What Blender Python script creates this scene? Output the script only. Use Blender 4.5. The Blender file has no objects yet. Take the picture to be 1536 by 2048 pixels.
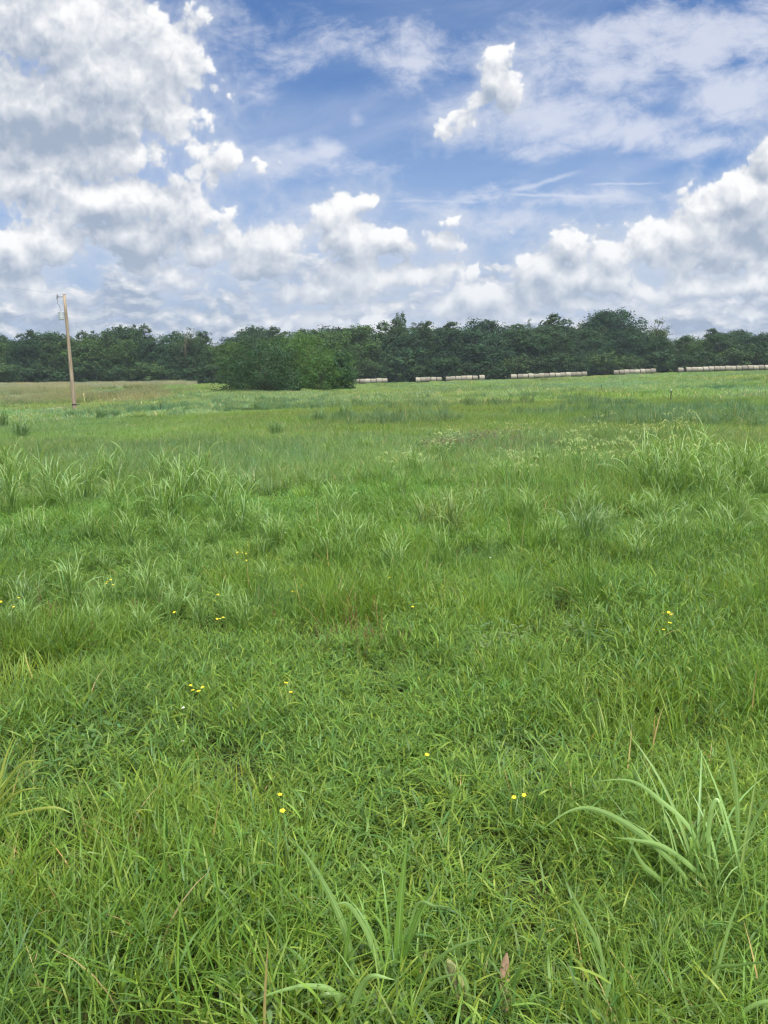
import bpy, bmesh, math, random
import numpy as np
from mathutils import Vector, Matrix, Euler
R = math.radians
scene = bpy.context.scene

# ------------------------------------------------------------------ camera
EYE = Vector((0.0, 0.0, 1.65))
PITCH, ROLL, FPX = 9.79, -0.7, 1547.0          # focal length in pixels of the 1536 x 2048 frame
cam_d = bpy.data.cameras.new("camera")
cam_d.sensor_fit = 'VERTICAL'; cam_d.sensor_height = 24.0; cam_d.sensor_width = 18.0
cam_d.lens = 24.0 * FPX / 2048.0
cam_d.clip_start = 0.05; cam_d.clip_end = 20000
cam = bpy.data.objects.new("camera", cam_d)
scene.collection.objects.link(cam)
CAM_R = Matrix.Rotation(R(90 - PITCH), 3, 'X') @ Matrix.Rotation(R(ROLL), 3, 'Z')
cam.matrix_world = Matrix.Translation(EYE) @ CAM_R.to_4x4()
scene.camera = cam

def ray(px, py):
    return CAM_R @ Vector(((px - 768) / FPX, -(py - 1024) / FPX, -1.0))

# ------------------------------------------------------------------ exposure, render
scene.view_settings.view_transform = 'Standard'
scene.view_settings.look = 'None'
scene.view_settings.gamma = 1.0
scene.view_settings.exposure = 1.5
scene.cycles.use_denoising = True
scene.cycles.max_bounces = 6
scene.cycles.diffuse_bounces = 3
scene.cycles.glossy_bounces = 2
scene.cycles.transmission_bounces = 4
scene.cycles.volume_bounces = 0
scene.cycles.sample_clamp_indirect = 8
scene.render.film_transparent = False
scene.cycles.filter_width = 1.3
scene.cycles.use_adaptive_sampling = True
scene.cycles.adaptive_threshold = 0.025

# ------------------------------------------------------------------ sun
SUN_EL, SUN_AZ = 64.0, 150.0                     # azimuth from +Y (view direction) towards +X
sun_d = bpy.data.lights.new("sun", 'SUN')
sun_d.energy = 2.5; sun_d.angle = R(20); sun_d.color = (1.0, 0.955, 0.87)
sun = bpy.data.objects.new("sun", sun_d)
scene.collection.objects.link(sun)
sd = Vector((math.sin(R(SUN_AZ)) * math.cos(R(SUN_EL)), math.cos(R(SUN_AZ)) * math.cos(R(SUN_EL)), math.sin(R(SUN_EL))))
sun.rotation_euler = sd.to_track_quat('Z', 'Y').to_euler()

# ------------------------------------------------------------------ node helper
class S:
    """a socket with arithmetic"""
    def __init__(s, nt, sock): s.nt, s.k = nt, sock
    def _m(s, op, *a, clamp=False):
        n = s.nt.nodes.new('ShaderNodeMath'); n.operation = op; n.use_clamp = clamp
        for i, v in enumerate((s,) + a):
            if isinstance(v, S): s.nt.links.new(v.k, n.inputs[i])
            else: n.inputs[i].default_value = v
        return S(s.nt, n.outputs[0])
    def __add__(s, o): return s._m('ADD', o)
    __radd__ = __add__
    def __sub__(s, o): return s._m('SUBTRACT', o)
    def __rsub__(s, o): return (s * -1.0) + o
    def __mul__(s, o): return s._m("MULTIPLY", o)
    def __rtruediv__(s, o):
        return s._m("POWER", -1.0) * o
    __rmul__ = __mul__
    def __truediv__(s, o): return s._m('DIVIDE', o)
    def max(s, o): return s._m('MAXIMUM', o)
    def min(s, o): return s._m('MINIMUM', o)
    def smax(s, o, k): return s._m('SMOOTH_MAX', o, k)
    def pow(s, o): return s._m('POWER', o)
    def abs(s): return s._m('ABSOLUTE')
    def clamp(s): return s._m('ADD', 0.0, clamp=True)
    def step(s, a, b, to0=0.0, to1=1.0, smooth=True):
        n = s.nt.nodes.new('ShaderNodeMapRange'); n.interpolation_type = 'SMOOTHSTEP' if smooth else 'LINEAR'
        s.nt.links.new(s.k, n.inputs[0])
        for i, v in enumerate((a, b, to0, to1)): n.inputs[i + 1].default_value = v
        return S(s.nt, n.outputs[0])
def vmath(nt, op, *a):
    n = nt.nodes.new('ShaderNodeVectorMath'); n.operation = op
    for i, v in enumerate(a):
        if isinstance(v, S): nt.links.new(v.k, n.inputs[i])
        else: n.inputs[i].default_value = v
    return S(nt, n.outputs['Value'] if op in ('LENGTH', 'DOT_PRODUCT', 'DISTANCE') else n.outputs[0])
def noise(nt, vec, scale, detail=4, rough=0.5, dist=0.0, color=False, dims='3D', lac=2.0):
    n = nt.nodes.new('ShaderNodeTexNoise'); n.noise_dimensions = dims
    if vec is not None: nt.links.new(vec.k, n.inputs['Vector'])
    n.inputs['Scale'].default_value = scale; n.inputs['Detail'].default_value = detail
    n.inputs['Roughness'].default_value = rough; n.inputs['Distortion'].default_value = dist
    n.inputs['Lacunarity'].default_value = lac
    return S(nt, n.outputs[1 if color else 0])
def voro(nt, vec, scale, detail=2, rough=0.5, smooth=0.6):
    n = nt.nodes.new('ShaderNodeTexVoronoi'); n.voronoi_dimensions = '2D'; n.feature = 'SMOOTH_F1'
    nt.links.new(vec.k, n.inputs['Vector'])
    n.inputs['Scale'].default_value = scale; n.inputs['Detail'].default_value = detail
    n.inputs['Roughness'].default_value = rough; n.inputs['Smoothness'].default_value = smooth
    return S(nt, n.outputs['Distance'])
def mixc(nt, f, a, b):
    n = nt.nodes.new('ShaderNodeMix'); n.data_type = 'RGBA'; n.clamp_factor = True
    if isinstance(f, S): nt.links.new(f.k, n.inputs[0])
    else: n.inputs[0].default_value = f
    for i, v in ((6, a), (7, b)):
        if isinstance(v, S): nt.links.new(v.k, n.inputs[i])
        else: n.inputs[i].default_value = (*v, 1.0)
    return S(nt, n.outputs[2])
def lin(r, g, b):
    f = lambda c: c / 12.92 if c <= 0.04045 else ((c + 0.055) / 1.055) ** 2.4
    return (f(r / 255), f(g / 255), f(b / 255))

# ------------------------------------------------------------------ sky with clouds (all laid out by world direction)
world = bpy.data.worlds.new("World"); scene.world = world; world.use_nodes = True
WS = 0.075
KS = 1.06 / (WS * 2 ** scene.view_settings.exposure)
def build_sky():
    nt = world.node_tree; nt.nodes.clear()
    out = nt.nodes.new('ShaderNodeOutputWorld'); bg = nt.nodes.new('ShaderNodeBackground')
    bg.inputs[1].default_value = WS
    nt.links.new(bg.outputs[0], out.inputs[0])
    tc = nt.nodes.new('ShaderNodeTexCoord')
    D = S(nt, tc.outputs['Generated'])
    sep = nt.nodes.new('ShaderNodeSeparateXYZ'); nt.links.new(D.k, sep.inputs[0])
    dx, dy, dz = (S(nt, o) for o in sep.outputs)
    ay = dy.abs().max(0.12)
    X, Z = dx / ay, dz / ay
    def comb(x, y, z=0.0):
        n = nt.nodes.new('ShaderNodeCombineXYZ')
        for i, v in enumerate((x, y, z)):
            if isinstance(v, S): nt.links.new(v.k, n.inputs[i])
            else: n.inputs[i].default_value = v
        return S(nt, n.outputs[0])
    P = comb(X, Z)
    def xz(px, py):
        d = ray(px, py); return d.x / d.y, d.z / d.y
    def blobs(vec, lst, k=0.25):
        acc = None
        for (px, py, rx, ry, w) in lst:
            cx, cz = xz(px, py); rx /= FPX; ry /= FPX
            v = vmath(nt, 'MULTIPLY_ADD', vec, (1 / rx, 1 / ry, 0), (-cx / rx, -cz / ry, 0))
            b = w * (1.0 - vmath(nt, 'LENGTH', v))
            acc = b if acc is None else acc.smax(b, k)
        return acc
    # --- clear sky
    st = nt.nodes.new('ShaderNodeTexSky'); st.sky_type = 'NISHITA'; st.sun_disc = False
    st.sun_elevation = R(SUN_EL); st.sun_rotation = R(SUN_AZ); st.air_density = 1.0; st.dust_density = 1.2; st.ozone_density = 1.6
    sky = S(nt, st.outputs[0])
    tint = nt.nodes.new('ShaderNodeMix'); tint.data_type = 'RGBA'; tint.blend_type = 'MULTIPLY'; tint.inputs[0].default_value = 1
    nt.links.new(sky.k, tint.inputs[6]); tint.inputs[7].default_value = (SKY_T[0], SKY_T[1], SKY_T[2], 1)
    col = S(nt, tint.outputs[2])
    c = lambda r, g, b: tuple(v * KS for v in lin(r, g, b))
    # thin milky veil growing towards the horizon
    n1 = noise(nt, comb(X * 0.8, Z * 2.6), 2.6, 5, 0.55, 0.6)
    veil = (Z.step(0.75, 0.0, 0.0, 0.85, False) + (n1 - 0.5) * 0.9).step(0.25, 1.1, 0.0, 0.8)
    col = mixc(nt, veil, col, c(188, 203, 226))
    # --- high thin cloud: patches of altocumulus streaked along the wind
    rot = vmath(nt, 'ADD', comb(X * 0.9 + Z * 0.55, Z * 1.5 - X * 0.35), (3.1, 1.7, 0))
    wv = vmath(nt, 'MULTIPLY_ADD', noise(nt, rot, 5, 3, 0.5, color=True), (0.12, 0.12, 0), rot)
    n2 = noise(nt, wv, 12.0, 8, 0.66)
    n2b = noise(nt, wv, 3.0, 4, 0.5)
    hi = [(930, 235, 90, 50, 1), (1030, 190, 90, 60, 1), (1180, 130, 230, 110, 1), (1330, 90, 260, 90, 1), (1100, 230, 200, 70, 1), (1250, 265, 230, 50, 1),
          (1480, 180, 190, 80, 1), (1500, 40, 160, 60, 1.), (840, 100, 80, 60, .9), (830, 120, 140, 35, .9), (1420, 290, 190, 36, .8),
          (520, 190, 45, 24, .6), (712, 238, 24, 20, .5), (1120, 400, 420, 26, .55), (1050, 440, 340, 36, .6), (1200, 520, 400, 60, .5),
          (560, 330, 200, 40, .6), (655, 300, 40, 22, .9), (590, 460, 190, 60, .7), (960, 450, 120, 60, .6), (600, 90, 200, 60, .3)]
    hb = blobs(P, hi)
    ha = (hb.max(-1.2) + (n2 - 0.5) * 3.0 + (n2b - 0.5) * 1.3).step(-0.05, 1.0, 0, 0.78)
    col = mixc(nt, ha, col, c(222, 226, 238))
    # faint wisps everywhere
    n3 = noise(nt, vmath(nt, 'MULTIPLY', rot, (1.0, 2.2, 1)), 2.8, 6, 0.6, 0.8)
    col = mixc(nt, n3.step(0.42, 0.85, 0, 0.42), col, c(205, 215, 235))
    # vapour trails
    def trail(x0, y0, x1, y1, w, a, col):
        ax, az = xz(x0, y0); bx, bz = xz(x1, y1)
        L = math.hypot(bx - ax, bz - az); ux, uz = (bx - ax) / L, (bz - az) / L
        t = (X * ux + Z * uz) + (-(ax * ux + az * uz))
        s = (X * (-uz) + Z * ux) + (ax * uz - az * ux)
        s = s + (noise(nt, P, 30, 4, 0.6) - 0.5) * (w * 2.0 / FPX)
        m = s.abs().step(w / FPX, 0, 0, 1) * t.step(0, 0.03) * t.step(L, L - 0.04)
        return mixc(nt, m * a, col, c(215, 223, 238))
    col = trail(995, 388, 1250, 394, 5, .55, col)
    col = trail(1160, 369, 1340, 366, 3.5, .5, col)
    col = trail(1005, 388, 1180, 338, 7, .5, col)
    col = trail(760, 402, 1000, 404, 4, .3, col)
    # --- distant bank of stratocumulus near the horizon
    hw = noise(nt, P, 11.0, 3, 0.5, color=True)
    hq = vmath(nt, 'MULTIPLY_ADD', hw, (0.05, 0.09, 0), comb(X, Z * 2.3))
    nb = noise(nt, comb(X, Z * 3.5), 5.0, 5, 0.55)
    back = (Z.step(0.30, 0.02, -0.25, 1.15, False) + (nb - 0.5) * 1.2).step(0.0, 1.0, 0, 0.92)
    col = mixc(nt, back, col, mixc(nt, nb.step(0.35, 0.65), c(166, 183, 208), c(192, 204, 222)))
    def bank(o):
        q = vmath(nt, 'ADD', hq, (o[0], o[1], 0))
        return (noise(nt, q, 9.0, 8, 0.60, dims='2D') - 0.5) * 2.4 + (0.42 - voro(nt, q, 17.0, 3.0, 0.6)) * 1.1
    b1, b2 = bank((0, 0)), bank((0.004, 0.026))
    cov = Z.step(0.27, 0.10, -1.0, 1.0, False)
    bd = b1 + cov
    bt = ((b1 - b2) * 0.70 + 0.34 - Z.step(0.10, 0.0, 0.0, 0.10)).clamp()
    bcol = mixc(nt, bt.step(0.0, 0.6), c(158, 173, 195), c(200, 208, 219))
    bcol = mixc(nt, bt.step(0.5, 1.0), bcol, c(240, 240, 241))
    col = mixc(nt, bd.step(-0.15, 0.5, 0, 0.92), col, bcol)
    # --- cumulus masses
    cu = [
        # great mass upper left
        (120, 40, 190, 170, 1), (250, 180, 200, 150, 1), (345, 120, 100, 105, 1.0), (110, 230, 220, 190, 1), (375, 30, 45, 45, .9),
        (290, 60, 60, 60, .9), (250, 300, 110, 80, .8), (60, 360, 210, 70, .7), (180, 330, 150, 70, .8),
        # band below it
        (30, 485, 120, 56, 1.2), (120, 500, 60, 30, 1.0), (215, 415, 125, 50, 1.2), (280, 400, 70, 45, 1.0), (160, 420, 60, 40, 1.0), (250, 480, 150, 55, 0.9), (330, 400, 50, 40, .7),
        (430, 320, 75, 50, .75), (540, 320, 70, 24, .45), (380, 440, 50, 40, .8), (420, 500, 70, 36, .6),
        (270, 540, 90, 26, .6), (330, 560, 50, 22, .7), (40, 555, 60, 26, .7),
        # centre cluster
        (560, 500, 75, 50, 1.1), (540, 535, 90, 40, 1.0), (600, 470, 60, 40, .9), (660, 440, 42, 42, .9), (690, 480, 90, 60, 1.0), (790, 480, 90, 50, .9), (730, 395, 40, 22, .7), (670, 405, 40, 22, .6),
        (700, 560, 120, 45, .9), (620, 590, 100, 26, .6), (880, 480, 50, 30, .5), (830, 560, 80, 34, .75), (660, 640, 50, 14, .6), (870, 610, 50, 16, .7), (760, 650, 45, 14, .5),
        # wisp pointing down
        (995, 112, 44, 32, 1.05), (985, 155, 46, 44, .85), (962, 200, 46, 40, .68), (925, 238, 52, 32, .55), (885, 262, 56, 26, .45), (1020, 190, 50, 44, .50),
        # right hand banks
        (970, 585, 80, 38, 1.25), (1200, 555, 90, 46, .5), (1060, 590, 120, 40, .8), (890, 555, 40, 24, .8), (950, 560, 50, 24, .9), (1080, 550, 70, 40, 1.0), (1130, 500, 34, 28, .95), (1160, 560, 90, 40, .8), (1230, 510, 40, 20, .6),
        (1240, 560, 40, 26, .9), (1150, 610, 60, 20, .7), (1280, 580, 90, 30, .6),
        (1540, 330, 34, 50, 1.2), (1480, 400, 80, 60, 1.2), (1530, 430, 130, 100, 1.2), (1420, 420, 50, 40, 1.1), (1380, 480, 90, 55, 1.1), (1310, 495, 46, 30, 1.0),
        (1450, 510, 130, 60, 1.0), (1530, 570, 120, 34, .9), (1390, 570, 110, 30, .7), (1490, 620, 70, 18, .5)]
    dark = [(110, 270, 200, 70, 1), (60, 130, 60, 80, .5), (310, 470, 90, 30, .9), (190, 480, 90, 26, .8), (240, 525, 130, 30, 1), (60, 545, 160, 20, .8), (440, 590, 200, 30, .6),
            (330, 370, 60, 34, .8), (640, 560, 120, 30, .7), (820, 530, 90, 30, .6), (1090, 600, 150, 24, .7), (1490, 500, 120, 40, 1), (1420, 600, 200, 22, .9), (1200, 590, 80, 24, .7), (1010, 200, 50, 50, .7),
            (1150, 360, 30, 18, .0), (200, 200, 100, 60, .4)]
    cu = [(a, b, c_ * 1.4, d_ * 1.4, w * .74) if c_ < 62 and not (880 < a < 1040 and b < 280) else (a, b, c_, d_, w) for a, b, c_, d_, w in cu]
    wc = noise(nt, P, 7.0, 3, 0.5, color=True)
    Pw = vmath(nt, 'MULTIPLY_ADD', wc, (0.055, 0.045, 0), vmath(nt, 'ADD', P, (-0.0275, -0.0225, 0)))
    wc2 = noise(nt, P, 26.0, 3, 0.55, color=True)
    Pv = vmath(nt, 'MULTIPLY_ADD', wc2, (0.022, 0.022, 0), P)
    def dens(off):
        o = (off[0], off[1], 0)
        a = vmath(nt, 'ADD', Pw, o); b = vmath(nt, 'ADD', Pv, o)
        B = blobs(a, cu, 0.22)
        N = noise(nt, b, 8.0, 9, 0.60, dims='2D')
        V = voro(nt, b, 15.0, 3.0, 0.55)
        V2 = voro(nt, b, 44.0, 2.0, 0.6)
        return B, N, V, V2
    B, N, V, V2 = dens((0, 0))
    puff = (0.42 - V) * 0.95 + (0.42 - V2) * 0.45
    Dn = B * BG + BB + (N - 0.5) * 1.75 + puff
    B2, N2, V_, V2_ = dens((SUNOFF[0], SUNOFF[1]))
    puff2 = (0.42 - V_) * 0.95 + (0.42 - V2_) * 0.45
    Dn2 = B2 * BG + BB + (N2 - 0.5) * 1.75 + puff2
    alpha = Dn.step(-0.03, 0.28)
    soft = Dn.step(-0.9, 0.5, 0, 0.75)
    lit = ((Dn - Dn2) * 0.46 + 0.53)
    sh = blobs(Pw, dark, 0.25).max(-0.6)
    Nf = noise(nt, Pv, 30.0, 5, 0.6)
    lowgrey = noise(nt, P, 5.0, 4, 0.5)
    t = lit - (sh + 0.35).max(0.0) * 0.46 - (lowgrey - 0.5) * 0.6 - Dn.step(0.3, 2.2, 0, 0.12) + (Nf - 0.5) * 0.30 + 0.16
    t = t.step(0.0, 1.0, 0, 1, False)
    cc = mixc(nt, t.step(0.0, 0.6, 0, 1), c(160, 174, 194), c(210, 215, 223))
    cc = mixc(nt, t.step(0.42, 0.95, 0, 1), cc, c(251, 251, 251))
    # distant clouds lose contrast towards the horizon
    cc = mixc(nt, Z.step(0.22, 0.02, 0, 0.45), cc, c(190, 203, 220))
    col = mixc(nt, soft * 0.8, col, c(205, 213, 228))
    col = mixc(nt, alpha * 0.97, col, cc)
    # unseen bright cloud added overhead, above the frame, as soft fill light
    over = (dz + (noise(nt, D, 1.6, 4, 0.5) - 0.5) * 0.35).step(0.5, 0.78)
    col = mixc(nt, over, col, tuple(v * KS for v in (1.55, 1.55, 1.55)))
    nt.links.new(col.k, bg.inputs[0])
SKY_T = tuple(k * 1.08 for k in (0.32, 0.44, 0.60)); BG = 1.5; BB = 0.40
SUNOFF = (0.006, 0.017)
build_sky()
world.cycles.sampling_method = 'NONE'

# ------------------------------------------------------------------ terrain
rng = np.random.default_rng(7)
def _vn(x, y, seed):
    xi, yi = np.floor(x).astype(np.int64), np.floor(y).astype(np.int64)
    fx, fy = x - xi, y - yi
    fx, fy = fx * fx * (3 - 2 * fx), fy * fy * (3 - 2 * fy)
    def h(a, b):
        n = (a * 374761393 + b * 668265263 + seed * 1442695041) & 0x7fffffff
        n = ((n ^ (n >> 13)) * 1274126177) & 0x7fffffff
        return ((n ^ (n >> 16)) & 0xffff) / 65535.0
    return (h(xi, yi) * (1 - fx) + h(xi + 1, yi) * fx) * (1 - fy) + (h(xi, yi + 1) * (1 - fx) + h(xi + 1, yi + 1) * fx) * fy
def fbm(x, y, scale, seed=1, oct=3):
    x = np.asarray(x, float); y = np.asarray(y, float); s = 0; a = 1; t = 0
    for o in range(oct):
        s = s + a * _vn(x / scale * 2 ** o, y / scale * 2 ** o, seed + o); t += a; a *= 0.5
    return s / t
_A = np.array([-180, -90, -40, -26.4, -21.8, -17, -14, -9.8, 0, 12.1, 19, 25.3, 40, 90, 180.])
_Rr = np.array([0, 12, 30, 45, 68, 100, 150, 235, 320, 700, 2000.])
_Z = {-26.4: [0, -.08, -.35, -.60, -.86, -.60, .15, .45, 1.7, 2.5, -6], -21.8: [0, -.08, -.35, -.6, -.86, -.5, .2, .45, 1.7, 2.5, -6],
      -17: [0, -.06, -.25, -.42, -.6, -.3, .3, .45, 1.7, 2.5, -6],
      -14: [0, -.05, -.15, -.30, -.36, .0, .3, .4, 1.6, 2.5, -6], -9.8: [0, -.03, -.1, -.12, -.05, .05, .2, .3, 1.5, 2.5, -6],
      0: [0, 0, 0, 0, 0, .02, .1, .27, 1.5, 2.5, -6], 12.1: [0, 0, .05, .1, .25, .5, .85, 1.2, 3.4, 4.5, -6],
      19: [0, .02, .1, .2, .45, .85, 1.45, 2.1, 4.6, 6, -6], 25.3: [0, .03, .12, .25, .55, 1.0, 1.7, 2.5, 5, 6, -6]}
_T = np.zeros((len(_A), len(_Rr)))
for i, a in enumerate(_A):
    _T[i] = _Z.get(a if a in _Z else (-26.4 if a == -40 else 25.3 if a == 40 else 0))
_ad = np.arange(-180, 180.01, 1.0); _ld = np.linspace(0, np.log(2001), 260); _rd = np.exp(_ld) - 1
_tmp = np.array([np.interp(_rd, _Rr, _T[i]) for i in range(len(_A))])
_D = np.array([np.interp(_ad, _A, _tmp[:, j]) for j in range(len(_rd))]).T
for _ in range(3):
    p_ = np.pad(_D, ((2, 2), (2, 2)), mode='edge')
    _D = sum(p_[2 + i:p_.shape[0] - 2 + i, 2:-2] for i in (-2, -1, 0, 1, 2)) / 5
    p_ = np.pad(_D, ((2, 2), (2, 2)), mode='edge')
    _D = sum(p_[2:-2, 2 + j:p_.shape[1] - 2 + j] for j in (-2, -1, 0, 1, 2)) / 5
MX, MY = 125 * math.sin(R(-12.6)), 125 * math.cos(R(-12.6))
def H(x, y):
    x = np.asarray(x, float); y = np.asarray(y, float)
    a = np.degrees(np.arctan2(x, y)); r = np.hypot(x, y)
    u = np.clip(a + 180, 0, 359.999); v = np.clip(np.log(r + 1) / _ld[-1] * 259, 0, 258.999)
    i = u.astype(int); j = v.astype(int); fu = u - i; fv = v - j
    z = (_D[i, j] * (1 - fv) + _D[i, j + 1] * fv) * (1 - fu) + (_D[i + 1, j] * (1 - fv) + _D[i + 1, j + 1] * fv) * fu
    z = z + (fbm(x, y, 9.0, 5, 2) - 0.5) * 0.16 * np.clip((r - 6) / 25, 0, 1) * np.clip(1.4 - r / 400, 0, 1)
    z = z + 0.75 * np.exp(-(((x - MX) / 13) ** 2 + ((y - MY) / 9) ** 2))
    return z
def h1(x, y): return float(H(x, y))
def hit(px, py, h=0.0, far=400):
    """the point h above the ground that is seen at a pixel of the 1536 x 2048 frame"""
    d = ray(px, py); d = d / math.hypot(d.x, d.y); t = 1.0
    while t < far:
        if EYE.z + d.z * t <= h1(d.x * t, d.y * t) + h: break
        t += max(0.02, t * 0.004)
    return Vector((d.x * t, d.y * t, h1(d.x * t, d.y * t)))
def at(px, Y):
    """ground point at depth Y below a pixel column (taken at the horizon)"""
    d = ray(px, 757); x = d.x / d.y * Y
    return Vector((x, Y, h1(x, Y)))

# ------------------------------------------------------------------ mesh helpers
def mk_mesh(name, V, F, mats, col=None, smooth=True, fmat=None):
    """V (n,3); F list of arrays (m,k); col per-vertex rgb"""
    me = bpy.data.meshes.new(name)
    V = np.asarray(V, np.float32); Fs = [np.asarray(f, np.int32) for f in (F if isinstance(F, list) else [F])]
    me.vertices.add(len(V)); me.vertices.foreach_set('co', V.ravel())
    nl = sum(f.size for f in Fs); nf = sum(len(f) for f in Fs)
    me.loops.add(nl); me.loops.foreach_set('vertex_index', np.concatenate([f.ravel() for f in Fs]))
    me.polygons.add(nf)
    cnt = np.concatenate([np.full(len(f), f.shape[1], np.int32) for f in Fs])
    me.polygons.foreach_set('loop_start', np.concatenate([[0], np.cumsum(cnt)[:-1]]).astype(np.int32))
    me.polygons.foreach_set('loop_total', cnt)
    me.polygons.foreach_set('use_smooth', np.full(nf, smooth, bool))
    for m in (mats if isinstance(mats, (list, tuple)) else [mats]): me.materials.append(m)
    if fmat is not None: me.polygons.foreach_set('material_index', np.asarray(fmat, np.int32))
    if col is not None:
        at_ = me.color_attributes.new('col', 'FLOAT_COLOR', 'POINT')
        c = np.ones((len(V), 4), np.float32); c[:, :3] = col
        at_.data.foreach_set('color', c.ravel())
    me.update(calc_edges=True); me.validate()
    return me
def obj(name, me, parent=None, link=True, loc=None):
    o = bpy.data.objects.new(name, me)
    if link: scene.collection.objects.link(o)
    if parent is not None: o.parent = parent
    if loc is not None: o.location = loc
    return o
def tag(o, label, cat, group=None, kind=None):
    if len(label.split()) > 16: print('Error LONG', label)
    o['label'] = label
    if cat: o['category'] = cat
    if group: o['group'] = group
    if kind: o['kind'] = kind
    return o
def empty(name, loc=(0, 0, 0), rz=0.0):
    o = bpy.data.objects.new(name, None); o.empty_display_size = 0.2
    scene.collection.objects.link(o); o.location = loc; o.rotation_euler = (0, 0, rz); return o
def copy_tree(o, parent=None):
    c = o.copy(); scene.collection.objects.link(c); c.parent = parent
    for ch in list(o.children): copy_tree(ch, c)
    return c
def tube(pts, rad, n=8, cap=True):
    """tapered tube along points -> V, F(list)"""
    pts = [Vector(p) for p in pts]; V = []; F = []
    rad = rad if isinstance(rad, (list, tuple)) else [rad] * len(pts)
    up = Vector((0, 0, 1)); prev = None
    for i, p in enumerate(pts):
        t = (pts[min(i + 1, len(pts) - 1)] - pts[max(i - 1, 0)]).normalized()
        a = prev if prev is not None else (Vector((1, 0, 0)) if abs(t.z) > 0.9 else up)
        u = (a - t * a.dot(t)).normalized(); w = t.cross(u); prev = u
        for k in range(n):
            th = 2 * math.pi * k / n
            V.append(p + (u * math.cos(th) + w * math.sin(th)) * rad[i])
    for i in range(len(pts) - 1):
        for k in range(n):
            F.append((i * n + k, i * n + (k + 1) % n, (i + 1) * n + (k + 1) % n, (i + 1) * n + k))
    V = np.array([tuple(v) for v in V]); Fs = [np.array(F)]
    if cap: Fs.append(np.array([list(range(n))[::-1], [(len(pts) - 1) * n + k for k in range(n)]]))
    return V, Fs
def join(parts):
    """parts: list of (V, [F..]) -> V, [F4, F3, ...] grouped by size"""
    Vs = []; by = {}; off = 0
    for V, Fs in parts:
        Vs.append(V)
        for f in (Fs if isinstance(Fs, list) else [Fs]):
            if len(f): by.setdefault(f.shape[1], []).append(f + off)
        off += len(V)
    return np.concatenate(Vs), [np.concatenate(v) for v in by.values()]
def boxm(cx, cy, cz, sx, sy, sz):
    V = np.array([(cx + a * sx / 2, cy + b * sy / 2, cz + c * sz / 2) for c in (-1, 1) for b in (-1, 1) for a in (-1, 1)])
    F = np.array([(0, 2, 3, 1), (4, 5, 7, 6), (0, 1, 5, 4), (2, 6, 7, 3), (0, 4, 6, 2), (1, 3, 7, 5)])
    return V, [F]
def lathe(prof, n=16, center=(0, 0, 0)):
    V = [(center[0] + r * math.cos(2 * math.pi * k / n), center[1] + r * math.sin(2 * math.pi * k / n), center[2] + z) for r, z in prof for k in range(n)]
    F = [(i * n + k, i * n + (k + 1) % n, (i + 1) * n + (k + 1) % n, (i + 1) * n + k) for i in range(len(prof) - 1) for k in range(n)]
    return np.array(V), [np.array(F)]

# ------------------------------------------------------------------ materials
def mat(name):
    m = bpy.data.materials.new(name); m.use_nodes = True; m.node_tree.nodes.clear()
    o = m.node_tree.nodes.new('ShaderNodeOutputMaterial'); return m, m.node_tree, o
def attr(nt, name, typ='GEOMETRY'):
    n = nt.nodes.new('ShaderNodeAttribute'); n.attribute_name = name; n.attribute_type = typ; return S(nt, n.outputs['Color'])
def mulc(nt, a, b, f=1.0):
    n = nt.nodes.new('ShaderNodeMix'); n.data_type = 'RGBA'; n.blend_type = 'MULTIPLY'; n.inputs[0].default_value = f
    for i, v in ((6, a), (7, b)):
        if isinstance(v, S): nt.links.new(v.k, n.inputs[i])
        else: n.inputs[i].default_value = (*v, 1.0)
    return S(nt, n.outputs[2])
def leaf_mat(name, trans=0.35, gloss=0.06, rough=0.45, tint=None, inst=True, tcol=(1.12, 1.08, 0.68)):
    m, nt, o = mat(name)
    c = attr(nt, 'col')
    if inst: c = mulc(nt, c, attr(nt, 'tint', 'INSTANCER'))
    if tint: c = mulc(nt, c, tint)
    d = nt.nodes.new('ShaderNodeBsdfDiffuse'); t = nt.nodes.new('ShaderNodeBsdfTranslucent'); g = nt.nodes.new('ShaderNodeBsdfGlossy')
    g.inputs['Roughness'].default_value = rough; g.inputs[0].default_value = (0.9, 0.95, 1.0, 1)
    nt.links.new(c.k, d.inputs[0]); tc_ = mulc(nt, c, tuple(v * trans * 2 for v in tcol)); nt.links.new(tc_.k, t.inputs[0])
    m1 = nt.nodes.new('ShaderNodeAddShader')
    nt.links.new(d.outputs[0], m1.inputs[0]); nt.links.new(t.outputs[0], m1.inputs[1])
    m2 = nt.nodes.new('ShaderNodeMixShader'); fr = nt.nodes.new('ShaderNodeLayerWeight'); fr.inputs[0].default_value = 0.5
    f = S(nt, fr.outputs['Facing']).pow(4.0) * (gloss * 1.6) + gloss * 0.35; nt.links.new(f.k, m2.inputs[0])
    nt.links.new(m1.outputs[0], m2.inputs[1]); nt.links.new(g.outputs[0], m2.inputs[2])
    nt.links.new(m2.outputs[0], o.inputs[0])
    return m
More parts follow.
